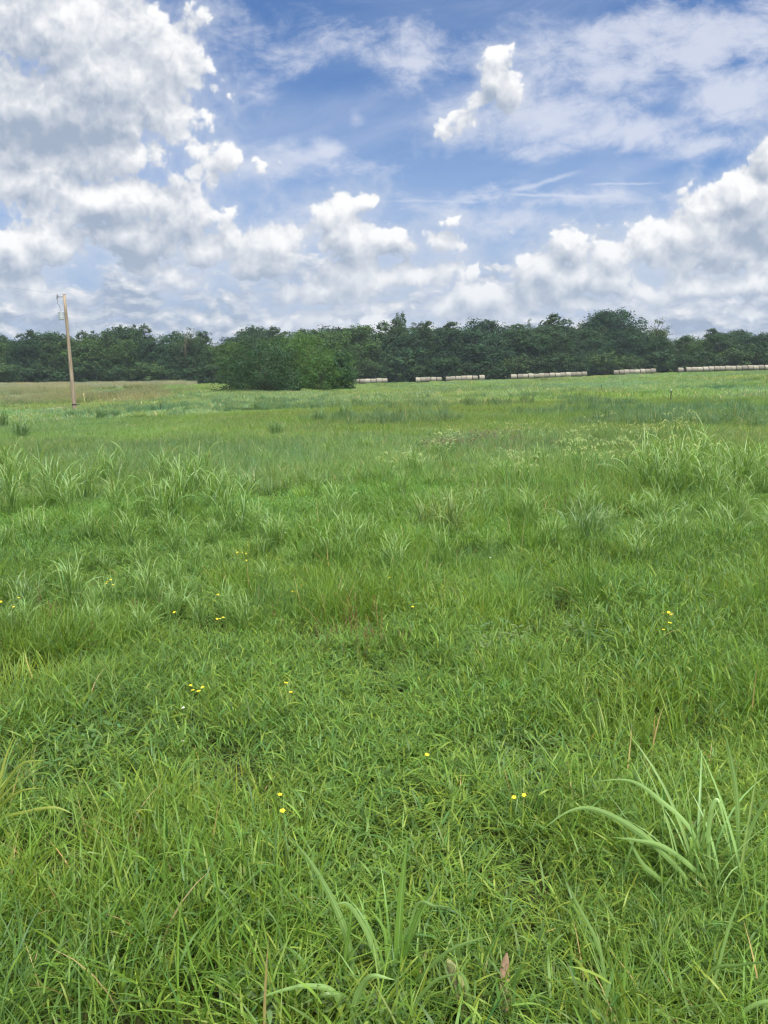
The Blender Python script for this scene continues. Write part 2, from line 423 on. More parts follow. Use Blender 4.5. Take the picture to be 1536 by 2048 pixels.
def plain(name, base, rough=0.8, spec=0.3, noise_amt=0.25, nscale=20, stretch=(1, 1, 1), dark=None, metal=0, bump=0.0, trans=0):
    m, nt, o = mat(name)
    tc = nt.nodes.new('ShaderNodeTexCoord'); v = vmath(nt, 'MULTIPLY', S(nt, tc.outputs['Object']), stretch)
    n = noise(nt, v, nscale, 6, 0.6)
    dk = dark or tuple(b * (1 - noise_amt) for b in base)
    c = mixc(nt, n.step(0.35, 0.65), dk, base)
    b = nt.nodes.new('ShaderNodeBsdfPrincipled'); nt.links.new(c.k, b.inputs['Base Color'])
    b.inputs['Roughness'].default_value = rough; b.inputs['Specular IOR Level'].default_value = spec; b.inputs['Metallic'].default_value = metal
    if bump:
        bp = nt.nodes.new('ShaderNodeBump'); bp.inputs['Strength'].default_value = bump; nt.links.new(n.k, bp.inputs['Height'])
        nt.links.new(bp.outputs[0], b.inputs['Normal'])
    nt.links.new(b.outputs[0], o.inputs[0])
    return m

M_leafg = leaf_mat('grass_blade', 0.45, 0.045, 0.5)
M_tall = leaf_mat('tall_grass_blade', 0.42, 0.09, 0.42, inst=False)
M_tree = leaf_mat('tree_leaf', 0.22, 0.012, 0.5, inst=False)
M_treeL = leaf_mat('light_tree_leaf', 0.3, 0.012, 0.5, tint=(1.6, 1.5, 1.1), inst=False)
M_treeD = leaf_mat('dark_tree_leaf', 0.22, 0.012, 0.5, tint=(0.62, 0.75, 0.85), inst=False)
M_bark = plain('bark', (0.11, 0.09, 0.07), 0.95, 0.1, 0.4, 6, (1, 1, 0.25))

def soil_mat():
    m, nt, o = mat('meadow_ground')
    g = nt.nodes.new('ShaderNodeNewGeometry'); P = S(nt, g.outputs['Position'])
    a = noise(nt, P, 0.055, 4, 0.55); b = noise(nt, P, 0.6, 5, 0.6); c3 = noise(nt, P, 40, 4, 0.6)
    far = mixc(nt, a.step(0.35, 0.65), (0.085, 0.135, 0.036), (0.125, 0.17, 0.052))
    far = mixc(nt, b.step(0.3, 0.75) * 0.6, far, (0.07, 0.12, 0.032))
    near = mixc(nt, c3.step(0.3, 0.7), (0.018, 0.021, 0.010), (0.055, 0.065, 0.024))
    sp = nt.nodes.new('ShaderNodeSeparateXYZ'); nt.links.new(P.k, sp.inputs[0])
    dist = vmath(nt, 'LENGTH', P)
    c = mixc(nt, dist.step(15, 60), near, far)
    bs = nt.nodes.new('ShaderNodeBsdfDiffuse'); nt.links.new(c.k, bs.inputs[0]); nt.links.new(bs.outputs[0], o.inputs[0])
    return m
# ground sheet: a polar grid out to the horizon
_th = np.concatenate([np.arange(-180, -45, 5.0), np.arange(-45, 45, 0.6), np.arange(45, 180, 5.0)])
_rr = np.concatenate([np.linspace(0.3, 20, 60), np.exp(np.linspace(np.log(20.5), np.log(330), 160)), np.exp(np.linspace(np.log(350), np.log(1950), 18))])
TT, RRg = np.meshgrid(np.radians(_th), _rr)
gx, gy = np.sin(TT) * RRg, np.cos(TT) * RRg
V = np.stack([gx, gy, H(gx, gy)], -1).reshape(-1, 3)
nT, nR = len(_th), len(_rr)
ii, jj = np.meshgrid(np.arange(nR - 1), np.arange(nT)); ii, jj = ii.ravel(), jj.ravel(); j2 = (jj + 1) % nT
F = np.stack([ii * nT + jj, ii * nT + j2, (ii + 1) * nT + j2, (ii + 1) * nT + jj], 1)[:, ::-1]
V = np.vstack([V, [0, 0, h1(0, 0)]]); k = np.arange(nT)
Fc = np.stack([np.full(nT, len(V) - 1), (k + 1) % nT, k], 1)[:, ::-1]
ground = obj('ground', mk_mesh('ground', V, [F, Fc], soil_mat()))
tag(ground, 'gently rising meadow ground under the grass', None, kind='structure')

# ------------------------------------------------------------------ trees
def leaves(rng, C, N, size, n_lean=0.6, base=(0.05, 0.085, 0.03), var=0.25):
    """rhombic leaves at centres C, facing roughly along N"""
    n = len(C)
    nn = N + rng.normal(0, n_lean, (n, 3)); nn /= np.linalg.norm(nn, axis=1)[:, None] + 1e-9
    a = np.cross(nn, rng.normal(0, 1, (n, 3))); a /= np.linalg.norm(a, axis=1)[:, None] + 1e-9
    b = np.cross(nn, a)
    s = size * rng.uniform(0.6, 1.35, n)[:, None]
    V = np.stack([C - a * s, C + b * s * 0.55 - nn * s * .12, C + a * s, C - b * s * 0.55 - nn * s * .12], 1).reshape(-1, 3)
    F = np.arange(4 * n).reshape(n, 4)
    br = 1 + rng.normal(0, var, n); hue = rng.normal(0, 0.12, n)
    col = np.stack([base[0] * br * (1 + hue), base[1] * br, base[2] * br * (1 - hue)], 1).clip(0.008, 1)
    return V, F, np.repeat(col, 4, 0)
def make_tree(seed, H_, W, low=0.12, lumps=46, per=170, leaf=0.26, top=0.5, base=(0.05, 0.085, 0.03), lump_r=(0.13, 0.24), open_=0.0, name='tree', mat_=None, squash=1.0, trunks=1, dome=False):
    r = np.random.default_rng(seed)
    cz0, cz1 = low * H_, H_
    cs = []
    tries = 0
    while len(cs) < lumps and tries < 5000:
        tries += 1
        u = r.uniform(0, 1); z = cz0 + (cz1 - cz0) * u
        prof = (math.sin(math.pi * min(1, max(0, (u * 0.86 + 0.10))) ** (0.75 if top > .5 else 1.0))) ** 0.55
        if dome: prof = math.sqrt(max(0.02, 1 - (u * 0.98) ** 2.2))
        rad = W / 2 * prof * (0.95 + 0.3 * r.uniform())
        a = r.uniform(0, 2 * math.pi); q = r.uniform(0.15, 1) ** 0.5
        lr = r.uniform(*lump_r) * W * (0.85 if u > 0.8 else 1)
        c = np.array([math.cos(a) * (rad - lr * .6) * q, math.sin(a) * (rad - lr * .6) * q, min(z, H_ - lr * 0.7)])
        if len(cs) and min(np.linalg.norm((c - k[0]) ) / (lr + k[1]) for k in cs) < 0.36: continue
        cs.append((c, lr))
    Vs, Fs, Cs, off = [], [], [], 0
    for c, lr in cs:
        n = int(per * (lr / (0.18 * W)) ** 2 * r.uniform(0.55, 1.25) * (1 - open_ * r.uniform()))
        d = r.normal(0, 1, (n, 3)); d /= np.linalg.norm(d, axis=1)[:, None]
        # sub clusters make ragged edges
        k = max(4, n // 14); cd = r.normal(0, 1, (k, 3)); cd /= np.linalg.norm(cd, axis=1)[:, None]
        idx = r.integers(0, k, n)
        rr_ = r.uniform(0.55, 1.12, k)[idx] * r.uniform(0.8, 1.12, n)
        p = (cd[idx] + d * 0.42); p = p * rr_[:, None] * lr
        p[:, 2] *= 0.78 * squash
        C = c + p
        N = p / (np.linalg.norm(p, axis=1)[:, None] + 1e-6) + np.array([0, 0, 0.5])
        tone = r.uniform(0.82, 1.22)
        V, F, col = leaves(r, C, N, leaf, base=tuple(b * tone for b in base))
        Vs.append(V); Fs.append(F + off); Cs.append(col); off += len(V)
    V = np.concatenate(Vs); V[:, 2] = np.maximum(V[:, 2], 0.02)
    crown = mk_mesh(name + '_crown', V, np.concatenate(Fs), mat_ or M_tree, np.concatenate(Cs), smooth=False)
    parts = []
    for t_ in range(trunks):
        bx, by = (r.uniform(-1, 1) * W * 0.06 * (trunks > 1), r.uniform(-1, 1) * W * 0.06 * (trunks > 1))
        tr = 0.022 * H_ / math.sqrt(trunks)
        pts = [Vector((bx + r.normal() * 0.012 * H_ * i, by + r.normal() * 0.012 * H_ * i, H_ * z)) for i, z in enumerate((-0.01, 0.12, 0.3, 0.5, 0.7, 0.86))]
        parts.append(tube(pts, [tr * k for k in (1.3, 1.0, 0.8, 0.6, 0.4, 0.15)], 7))
        for c, lr in cs[t_::trunks][:26]:
            zz = max(0.10 * H_, c[2] - 0.16 * H_ - 0.3 * math.hypot(c[0], c[1])); f = min(zz / H_, 0.84)
            k = next(i for i in range(5) if pts[i + 1].z >= f * H_ - 1e-6); s_ = pts[k].lerp(pts[k + 1], (f * H_ - pts[k].z) / (pts[k + 1].z - pts[k].z))
            e = Vector(c); m_ = s_.lerp(e, 0.5) + Vector((0, 0, -0.02 * H_)) + Vector(tuple(r.normal(0, 0.01 * H_, 3)))
            parts.append(tube([s_, m_, e], [tr * 0.36, tr * 0.24, tr * 0.08], 5, cap=False))
    V, F = join(parts)
    return crown, mk_mesh(name + '_trunk', V, F, M_bark)
def tree(kind, me, loc, sx, sz, rz, label, group=None, cat='tree'):
    t = empty(kind, loc, rz); tag(t, label, cat, group); t.scale = (sx, sx, sz)
    obj('crown', me[0], t); obj('trunk', me[1], t)
    return t

TB = (0.027, 0.055, 0.023)
P_full = [make_tree(100 + i, 16, 12.5, low=0.06 + 0.03 * (i % 2), lumps=62, per=300, leaf=0.26, base=tuple(a * b for a, b in zip(TB, [(1, 1, 1), (.72, .78, .9), (1.4, 1.3, .95), (.95, 1, 1.15)][i]))) for i in range(4)]
P_slim = [make_tree(120 + i, 16, 8.5, low=0.10, lumps=46, per=230, leaf=0.25, base=(0.031, 0.057, 0.022)) for i in range(2)]
P_airy = [make_tree(140 + i, 16, 9.0, low=0.30, lumps=34, per=60, leaf=0.22, open_=0.6, base=(0.05, 0.078, 0.036)) for i in range(2)]
P_round = make_tree(160, 16, 13.5, low=0.14, lumps=64, per=480, leaf=0.25, lump_r=(0.14, 0.2), base=TB, mat_=M_treeD)
P_bush = [make_tree(170 + i, 6, 8.5, low=0.0, lumps=26, per=150, leaf=0.25, base=TB, trunks=3) for i in range(2)]
P_bushL = [make_tree(180 + i, 6, 8.5, low=0.0, lumps=26, per=150, leaf=0.25, base=(0.040, 0.070, 0.026), trunks=3) for i in range(1)]

TOPX = [-700, 0, 60, 120, 160, 200, 250, 330, 370, 420, 455, 480, 510, 560, 620, 700, 740, 800, 830, 880, 920, 1010, 1060, 1110, 1160, 1215, 1260, 1310, 1350, 1390, 1440, 1500, 1536, 1750]
TOPY = [660, 664, 661, 664, 676, 664, 658, 662, 664, 667, 677, 668, 652, 656, 655, 657, 650, 646, 652, 655, 648, 648, 655, 656, 660, 655, 662, 662, 672, 668, 660, 668, 664, 662]
SEG = [(-4000, 'left of the utility pole'), (110, 'behind the utility pole'), (240, 'above the brown grass strip'), (370, 'just left of the thicket'),
       (470, 'behind the thicket'), (700, 'behind the leftmost bale row'), (790, 'behind the loose middle bale rows'), (985, 'behind the long bale row'),
       (1180, 'behind the eight bale row'), (1330, 'behind the last bale row at right')]
ORD = ['first', 'second', 'third', 'fourth', 'fifth', 'sixth', 'seventh', 'eighth', 'ninth', 'tenth', 'eleventh', 'twelfth', 'thirteenth', 'fourteenth', 'fifteenth', 'sixteenth', 'seventeenth', 'eighteenth', 'nineteenth', 'twentieth', 'twenty-first', 'twenty-second', 'twenty-third', 'twenty-fourth', 'twenty-fifth', 'twenty-sixth', 'twenty-seventh', 'twenty-eighth', 'twenty-ninth', 'thirtieth', 'thirty-first', 'thirty-second', 'thirty-third', 'thirty-fourth', 'thirty-fifth']
CNT = {}
def nth(key, px):
    if px < 0: key = key + ' out'
    CNT[key] = CNT.get(key, 0) + 1; return ORD[CNT[key] - 1]
def seg(px):
    if px < 0: return 'outside the left edge of the view'
    if px > 1560: return 'outside the right edge of the view'
    s = SEG[0][1]
    for a, t in SEG:
        if px >= a: s = t
    return s
def top_h(px, Y):
    hy = 757 - (px - 768) * math.tan(R(0.7)) + 0
    p = at(px, Y)
    return (hy - np.interp(px, TOPX, TOPY)) / FPX * Y + EYE.z - p.z
rt = random.Random(11)
px = -620.0; n = 0
while px < 2240:                       # front row
    Y = 237 + rt.uniform(-3, 3); hh = top_h(px, Y) * rt.uniform(0.74, 0.95)
    me = rt.choice(P_full + P_full + P_slim)
    tree('leafy_tree', me, at(px, Y), hh / 16 * rt.uniform(1.15, 1.5), hh / 16, rt.uniform(0, 6.28),
         'dark leafy front tree, %s from left, %s' % (nth('f' + seg(px), px), seg(px)), 'trees of the far tree line, front row')
    px += rt.uniform(32, 54)
px = -600.0
while px < 2230:                       # back row carries the skyline
    Y = 249 + rt.uniform(-3, 5); hh = top_h(px, Y) * rt.uniform(0.92, 1.05)
    me = rt.choice(P_full + P_slim)
    tree('tall_tree', me, at(px, Y), hh / 16 * rt.uniform(1.15, 1.4), hh / 16, rt.uniform(0, 6.28),
         'tall skyline tree, %s from left, %s' % (nth('b' + seg(px), px), seg(px)), 'trees of the far tree line, back row')
    px += rt.uniform(40, 70)
px = -610.0
while px < 2220:                       # understorey along the foot
    Y = 228.5 + rt.uniform(-1, 1); hh = rt.uniform(4.5, 7.5)
    me = rt.choice(P_bush + P_bush + P_bushL)
    tree('understory_shrub', me, at(px, Y), hh / 6 * rt.uniform(1.1, 1.4), hh / 6, rt.uniform(0, 6.28),
         'low shrub at the tree foot, %s from left, %s' % (nth('s' + seg(px), px), seg(px)), 'shrubs along the foot of the far tree line', 'shrub')
    px += rt.uniform(34, 62)
for (px, py, Y, me, w, lab, kind, cat) in [
    (1215, 626, 258, P_round, 1.3, 'big round dense dark tree rising above the tree line at right', 'round_tree', 'tree'),
    (1108, 634, 255, P_slim[0], 1.5, 'dark pointed tree top rising left of the big round dark tree', 'dark_tree', 'tree'),
    (1312, 640, 236, P_airy[0], 1.0, 'thin airy tree with sky showing through, right of the big round dark tree', 'airy_tree', 'tree'),
    (378, 658, 232, P_airy[1], 1.0, 'thin airy tree with sky through its crown, left of the rounded thicket', 'airy_tree', 'tree'),
    (800, 632, 236, P_slim[0], 0.6, 'light green feathery tree top poking up right of the rounded thicket', 'feathery_tree', 'tree'),
    (1055, 641, 240, P_airy[1], .5, 'small thin twiggy tree top left of the dark pointed tree', 'airy_tree', 'tree'),
    (855, 646, 236, P_slim[1], .8, 'light leafy tree top beside the feathery tree above the tree line', 'leafy_tree', 'tree')]:
    p = at(px, Y); hh = (757 - (px - 768) * math.tan(R(0.7)) - py) / FPX * Y + EYE.z - p.z
    tree(kind, me, p, hh / 16 * w, hh / 16, rt.uniform(0, 6.28), lab, cat=cat)
# thicket 100 m out
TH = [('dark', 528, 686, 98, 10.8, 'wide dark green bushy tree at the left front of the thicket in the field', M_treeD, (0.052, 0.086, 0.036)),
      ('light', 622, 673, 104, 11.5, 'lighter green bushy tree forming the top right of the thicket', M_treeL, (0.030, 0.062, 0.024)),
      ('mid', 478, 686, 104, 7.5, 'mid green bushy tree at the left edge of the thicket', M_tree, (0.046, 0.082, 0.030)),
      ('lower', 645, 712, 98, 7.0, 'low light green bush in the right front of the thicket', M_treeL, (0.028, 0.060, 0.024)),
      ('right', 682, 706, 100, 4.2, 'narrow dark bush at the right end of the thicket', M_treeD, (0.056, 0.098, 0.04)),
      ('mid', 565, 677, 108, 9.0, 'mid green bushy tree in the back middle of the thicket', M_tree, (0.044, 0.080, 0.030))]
for i, (nm, px, py, Y, W, lab, m_, b_) in enumerate(TH):
    p = at(px, Y); hh = (757 - (px - 768) * math.tan(R(0.7)) - py) / FPX * Y + EYE.z - p.z
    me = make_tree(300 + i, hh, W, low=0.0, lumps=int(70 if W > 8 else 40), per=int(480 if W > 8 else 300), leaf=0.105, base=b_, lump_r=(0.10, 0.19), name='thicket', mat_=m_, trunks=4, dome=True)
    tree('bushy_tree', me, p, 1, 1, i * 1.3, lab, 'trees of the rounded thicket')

# ------------------------------------------------------------------ blades of grass
def ribbons(P0, az, tilt, bend, L, W, n=4, col=(0.05, 0.1, 0.02), var=0.2, p=1.3, twist=None, across=2, fold=0.0, rng=rng, tipw=0.05, rib=None, basew=0.7, droop=0.0):
    """vectorised tapering blades. tilt: lean from vertical at the base, bend: added lean at the tip (radians)"""
    P0 = np.asarray(P0, float); m = len(P0)
    az, tilt, bend, L, W = [np.broadcast_to(np.asarray(a, float), (m,)) for a in (az, tilt, bend, L, W)]
    twist = np.zeros(m) if twist is None else twist
    hd = np.stack([np.cos(az), np.sin(az), np.zeros(m)], 1); sd_ = np.stack([-np.sin(az), np.cos(az), np.zeros(m)], 1)
    up = np.array([0, 0, 1.0]); pos = P0.copy(); rows = []
    for k in range(n + 1):
        t = k / n; th = tilt + bend * t ** p
        d = hd * np.sin(th)[:, None] + up * np.cos(th)[:, None]
        nrm = hd * np.cos(th)[:, None] - up * np.sin(th)[:, None]
        if k: pos = pos + (d + dp) * 0.5 * (L / n)[:, None]
        dp = d
        tw = twist * t; s = sd_ * np.cos(tw)[:, None] + nrm * np.sin(tw)[:, None]; nn = nrm * np.cos(tw)[:, None] - sd_ * np.sin(tw)[:, None]
        prof = (basew + (1 - basew) * math.sin(min(1, t * 2.5) * math.pi / 2)) * (1 - max(0, (t - 0.35) / 0.65) ** 1.7) + tipw * (t > 0.99)
        w = (W * prof * 0.5)[:, None]
        if across == 2: rows.append(np.stack([pos - s * w, pos + s * w], 1))
        elif across == 3: rows.append(np.stack([pos - s * w, pos - nn * w * fold * -1, pos + s * w], 1))
        else: rows.append(np.stack([pos - s * w, pos - s * w * .16 + nn * w * fold, pos + nn * w * fold * 1.1, pos + s * w * .16 + nn * w * fold, pos + s * w], 1))
    A = rows[0].shape[1]
    V = np.stack(rows, 1)                         # m, n+1, A, 3
    base = (np.arange(m) * (n + 1) * A)[:, None, None]
    k_, a_ = np.meshgrid(np.arange(n), np.arange(A - 1), indexing='ij'); q = (k_ * A + a_)[None]
    F = np.stack([base + q, base + q + 1, base + q + A + 1, base + q + A], -1).reshape(-1, 4)
    c = np.asarray(col, float); c = np.broadcast_to(c, (m, 3)) if c.ndim < 2 else c
    br = 1 + rng.normal(0, var, m); hue = rng.normal(0, var * 0.5, m)
    c = np.stack([c[:, 0] * br * (1 + hue), c[:, 1] * br, c[:, 2] * br * (1 - hue)], 1).clip(0.006, 1)
    C = np.broadcast_to(c[:, None, None, :], V.shape).copy()
    if rib is not None and A == 5: C[:, :, 2, :] = C[:, :, 2, :] * 0.45 + np.asarray(rib) * 0.55
    return V.reshape(-1, 3), F, C.reshape(-1, 3)
def bundle(name, lst, m):
    V, F = join([(v, [f]) for v, f, c in lst]); C = np.concatenate([c for v, f, c in lst])
    return mk_mesh(name, V, F, m, C)
def disc(r, n, R_): 
    a = r.uniform(0, 2 * np.pi, n); q = np.sqrt(r.uniform(0, 1, n)) * R_
    return np.stack([q * np.cos(a), q * np.sin(a), np.zeros(n)], 1)

G1 = (0.068, 0.131, 0.021); G2 = (0.050, 0.109, 0.021); G3 = (0.100, 0.162, 0.028); GB = (0.048, 0.104, 0.029)
G4 = (0.082, 0.136, 0.030); G5 = (0.068, 0.122, 0.031); DRY = (0.26, 0.205, 0.10); RED = (0.115, 0.075, 0.045)
def leafy_patch(seed, R_=0.30, stems=125, hs=(0.08, 0.20), ll=(0.045, 0.115), lw=(0.0030, 0.0062)):
    r = np.random.default_rng(seed); out = []
    P = disc(r, stems, R_); az = r.uniform(0, 2 * np.pi, stems); h = r.uniform(*hs, stems); lean = r.uniform(0.05, 0.75, stems)
    out.append(ribbons(P, az, lean, 0.15, h, 0.0028, 2, (0.085, 0.13, 0.035), 0.2, rng=r))
    for k in range(6):
        t = (k + r.uniform(0.1, 0.9, stems)) / 6
        q = P + np.stack([np.cos(az) * np.sin(lean), np.sin(az) * np.sin(lean), np.cos(lean)], 1) * (h * t)[:, None]
        c = np.array([G1, G2, G3, GB])[r.choice(4, stems, p=[.4, .25, .2, .15])]
        out.append(ribbons(q, az + k * math.pi + r.normal(0, 0.9, stems), r.uniform(0.25, 1.1, stems), r.uniform(0.2, 1.3, stems), r.uniform(*ll, stems) * (1.15 - 0.3 * t), r.uniform(*lw, stems), 4, c, 0.17, rng=r, twist=r.normal(0, .7, stems)))
    nd = 16; out.append(ribbons(disc(r, nd, R_), r.uniform(0, 6.3, nd), r.uniform(0.6, 1.5, nd), 0.3, r.uniform(0.05, 0.14, nd), 0.003, 3, DRY, 0.3, rng=r))
    return bundle('leafy_patch', out, M_leafg)
def upright_patch(seed, R_=0.25, n=340, L=(0.16, 0.34), w=(0.003, 0.0055), c=G1, dry=0.012, tl=0.45):
    r = np.random.default_rng(seed)
    col = np.array([c, tuple(np.array(c) * (1.25, 1.15, 1.0)), DRY])[r.choice(3, n, p=[.62 - dry / 2, .38 - dry / 2, dry])]
    return bundle('upright_patch', [ribbons(disc(r, n, R_), r.uniform(0, 6.3, n), r.uniform(0.0, tl, n), r.uniform(0.1, 1.2, n), r.uniform(*L, n) * 1.0, r.uniform(*w, n), 5, col, 0.15, rng=r, twist=r.normal(0, .8, n))], M_leafg)
def weed_patch(seed, R_=0.2, n=26, col=(0.05, 0.10, 0.03)):
    """small broad leaved herbs"""
    r = np.random.default_rng(seed); out = []; P = disc(r, n, R_)
    for k in range(7):
        h = r.uniform(0.03, 0.16, n); q = P + np.stack([r.normal(0, .01, n), r.normal(0, .01, n), h], 1)
        out.append(ribbons(q, r.uniform(0, 6.3, n), r.uniform(0.7, 1.4, n), 0.5, r.uniform(0.025, 0.055, n), r.uniform(0.010, 0.018, n), 4, col, 0.2, rng=r, basew=0.3))
    return bundle('weed_patch', out, M_leafg)
def wide_patch(seed, R_, n, L, w, c=G1, tl=0.6, segs=3, dry=0.03, clumps=0):
    r = np.random.default_rng(seed); P = disc(r, n, R_); hs = 1.0
    if clumps:
        cc = disc(r, clumps, R_); ch = r.uniform(0.6, 1.35, clumps); k = r.integers(0, clumps, n); P = cc[k] * 0.985 + disc(r, n, 1) * (R_ * 0.09); hs = ch[k]
    col = np.array([c, tuple(np.array(c) * (1.3, 1.15, 1.0)), tuple(np.array(c) * (0.85, .95, 1.3)), DRY])[r.choice(4, n, p=[.5 - dry, .25, .25, dry])]
    return bundle('wide_patch', [ribbons(P, r.uniform(0, 6.3, n), r.uniform(0.0, tl, n), r.uniform(0.1, 1.0, n), r.uniform(*L, n) * hs, r.uniform(*w, n), segs, col, 0.15, rng=r, twist=r.normal(0, .8, n))], M_leafg)
def head_patch(seed, R_=0.3, n=14, h=(0.45, 0.8), red=False):
    """stems with nodding bristly seed heads"""
    r = np.random.default_rng(seed); out = []; P = disc(r, n, R_)
    az = r.uniform(0, 6.3, n); L = r.uniform(*h, n); ti = r.uniform(0, .25, n)
    out.append(ribbons(P, az, ti, 0.2, L, 0.004, 4, (0.12, 0.15, 0.06), 0.15, rng=r, basew=1))
    # head: bristles around a curved axis
    e = P + np.stack([np.cos(az) * np.sin(ti + .07), np.sin(az) * np.sin(ti + .07), np.cos(ti + .07)], 1) * (L * .97)[:, None]
    for j in range(12):
        t = j / 12; th = 0.2 + 2.4 * t
        ax = np.stack([np.cos(az) * math.sin(th), np.sin(az) * math.sin(th), np.full(n, math.cos(th))], 1)
        e = e + ax * 0.0075
        for s in range(7):
            out.append(ribbons(e, r.uniform(0, 6.3, n), r.uniform(0.3, 2.4, n), 0.2, 0.015 * (1.1 - t * .5), 0.0045, 1, RED if red else (0.30, 0.34, 0.17), 0.15, rng=r))
    for k in range(4):
        out.append(ribbons(P + np.array([0, 0, .1 + .1 * k]), r.uniform(0, 6.3, n), r.uniform(.2, .7, n), r.uniform(.3, 1.2, n), r.uniform(.12, .28, n), 0.008, 4, G2, 0.15, rng=r))
    return bundle('head_patch', out, M_leafg)
def stalk_patch(seed, R_, n, h, col=(0.20, 0.11, 0.06), leafcol=(0.16, 0.15, 0.06)):
    """dry or reddish stalks with narrow spikes"""
    r = np.random.default_rng(seed); P = disc(r, n, R_); out = []
    az = r.uniform(0, 6.3, n); L = r.uniform(*h, n); ti = r.uniform(0, .35, n)
    out.append(ribbons(P, az, ti, 0.25, L, 0.0035 * (1 + R_), 4, col, 0.25, rng=r, basew=1, tipw=.5))
    for k in range(8):
        f = 0.55 + 0.055 * k
        q = P + np.stack([np.cos(az) * np.sin(ti + .08), np.sin(az) * np.sin(ti + .08), np.cos(ti + .08)], 1) * (L * f)[:, None]
        out.append(ribbons(q, r.uniform(0, 6.3, n), r.uniform(.2, .8, n), .2, L * 0.09, 0.004 * (1 + R_ * 1.5), 2, col, 0.25, rng=r))
    for k in range(2): out.append(ribbons(P, r.uniform(0, 6.3, n), r.uniform(.1, .6, n), r.uniform(.2, 1, n), L * .5, 0.005 * (1 + R_), 3, leafcol, 0.25, rng=r))
    return bundle('stalk_patch', out, M_leafg)

# ------------------------------------------------------------------ scattering the uncountable grass
def scatter(name, label, meshes, P, rz, sc, idx, tint, szz=None):
    col = bpy.data.collections.new(name + '_sources')
    for i, me in enumerate(meshes):
        o = bpy.data.objects.new('%s_source_%02d' % (name, i), me); col.objects.link(o)
    n = len(P); me = bpy.data.meshes.new(name); me.vertices.add(n); me.vertices.foreach_set('co', np.asarray(P, np.float32).ravel())
    def at_(nm, typ, data, key='value'):
        a = me.attributes.new(nm, typ, 'POINT'); a.data.foreach_set(key, np.asarray(data).ravel())
    rot = np.zeros((n, 3), np.float32); rot[:, 2] = rz; rot[:, 0] = rng.normal(0, 0.05, n); rot[:, 1] = rng.normal(0, 0.05, n)
    s3 = np.stack([sc, sc, sc * (1 if szz is None else szz)], 1).astype(np.float32)
    at_('rot', 'FLOAT_VECTOR', rot, 'vector'); at_('scl', 'FLOAT_VECTOR', s3, 'vector'); at_('idx', 'INT', np.asarray(idx, np.int32))
    tc = np.ones((n, 4), np.float32); tc[:, :3] = tint; at_('tint', 'FLOAT_COLOR', tc, 'color')
    o = obj(name, me)
    ng = bpy.data.node_groups.new(name + '_scatter', 'GeometryNodeTree')
    ng.interface.new_socket('Geometry', in_out='INPUT', socket_type='NodeSocketGeometry'); ng.interface.new_socket('Geometry', in_out='OUTPUT', socket_type='NodeSocketGeometry')
    N = ng.nodes; L = ng.links
    gi, go = N.new('NodeGroupInput'), N.new('NodeGroupOutput')
    m2p = N.new('GeometryNodeMeshToPoints'); iop = N.new('GeometryNodeInstanceOnPoints'); ci = N.new('GeometryNodeCollectionInfo')
    ci.inputs['Collection'].default_value = col; ci.inputs['Separate Children'].default_value = True; ci.inputs['Reset Children'].default_value = True
    iop.inputs['Pick Instance'].default_value = True
    def na(nm, typ):
        a = N.new('GeometryNodeInputNamedAttribute'); a.data_type = typ; a.inputs[0].default_value = nm; return a.outputs[0]
    L.new(gi.outputs[0], m2p.inputs[0]); L.new(m2p.outputs[0], iop.inputs['Points']); L.new(ci.outputs[0], iop.inputs['Instance'])
    L.new(na('idx', 'INT'), iop.inputs['Instance Index']); L.new(na('rot', 'FLOAT_VECTOR'), iop.inputs['Rotation']); L.new(na('scl', 'FLOAT_VECTOR'), iop.inputs['Scale'])
    L.new(iop.outputs[0], go.inputs[0])
    md = o.modifiers.new('scatter', 'NODES'); md.node_group = ng
    tag(o, label, 'grass', kind='stuff')
    return o
def sector(n, r0, r1, half=38, back=1.5):
    """points spread evenly over the field in front of (and just beside) the camera"""
    a = np.radians(rng.uniform(-half, half, n)); r = np.sqrt(rng.uniform(max(0, r0) ** 2, (r1 + back) ** 2, n))
    x, y = np.sin(a) * r, np.cos(a) * r - back; d = np.hypot(x, y); k = (d >= r0) & (d <= r1)
    return x[k], y[k]
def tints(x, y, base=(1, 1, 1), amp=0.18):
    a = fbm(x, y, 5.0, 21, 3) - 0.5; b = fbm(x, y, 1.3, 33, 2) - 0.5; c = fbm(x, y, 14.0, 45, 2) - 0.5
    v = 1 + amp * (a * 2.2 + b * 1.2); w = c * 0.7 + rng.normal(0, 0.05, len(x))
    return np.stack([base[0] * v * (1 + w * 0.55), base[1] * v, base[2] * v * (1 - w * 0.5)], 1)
def pts(x, y, dz=-0.01): return np.stack([x, y, H(x, y) + dz], 1)

leafy = [leafy_patch(400 + i) for i in range(4)]
fine = [upright_patch(420 + i) for i in range(2)] + [upright_patch(430, L=(0.12, 0.24), w=(.004, .007), c=G3), upright_patch(431, c=GB, L=(0.14, 0.30))]
weeds = [weed_patch(440), weed_patch(441, col=(0.07, 0.12, 0.05))]
reds = [stalk_patch(450, 0.22, 7, (0.14, 0.30), RED, (0.14, 0.13, 0.05))]
def tuft(seed, n, L, w, c, R_=0.045):
    r = np.random.default_rng(seed); P = disc(r, n, R_); az = np.arctan2(P[:, 1], P[:, 0]) + r.normal(0, .5, n); q = np.hypot(P[:, 0], P[:, 1]) / R_
    col = np.array([c, tuple(np.array(c) * (1.25, 1.12, 1.0)), DRY])[r.choice(3, n, p=[.6, .397, .003])]
    return bundle('tuft', [ribbons(P, az, 0.06 + q * r.uniform(.2, .75, n), r.uniform(0.3, 1.5, n), r.uniform(*L, n), r.uniform(*w, n), 6, col, 0.14, rng=r, twist=r.normal(0, .6, n), p=1.5)], M_leafg)
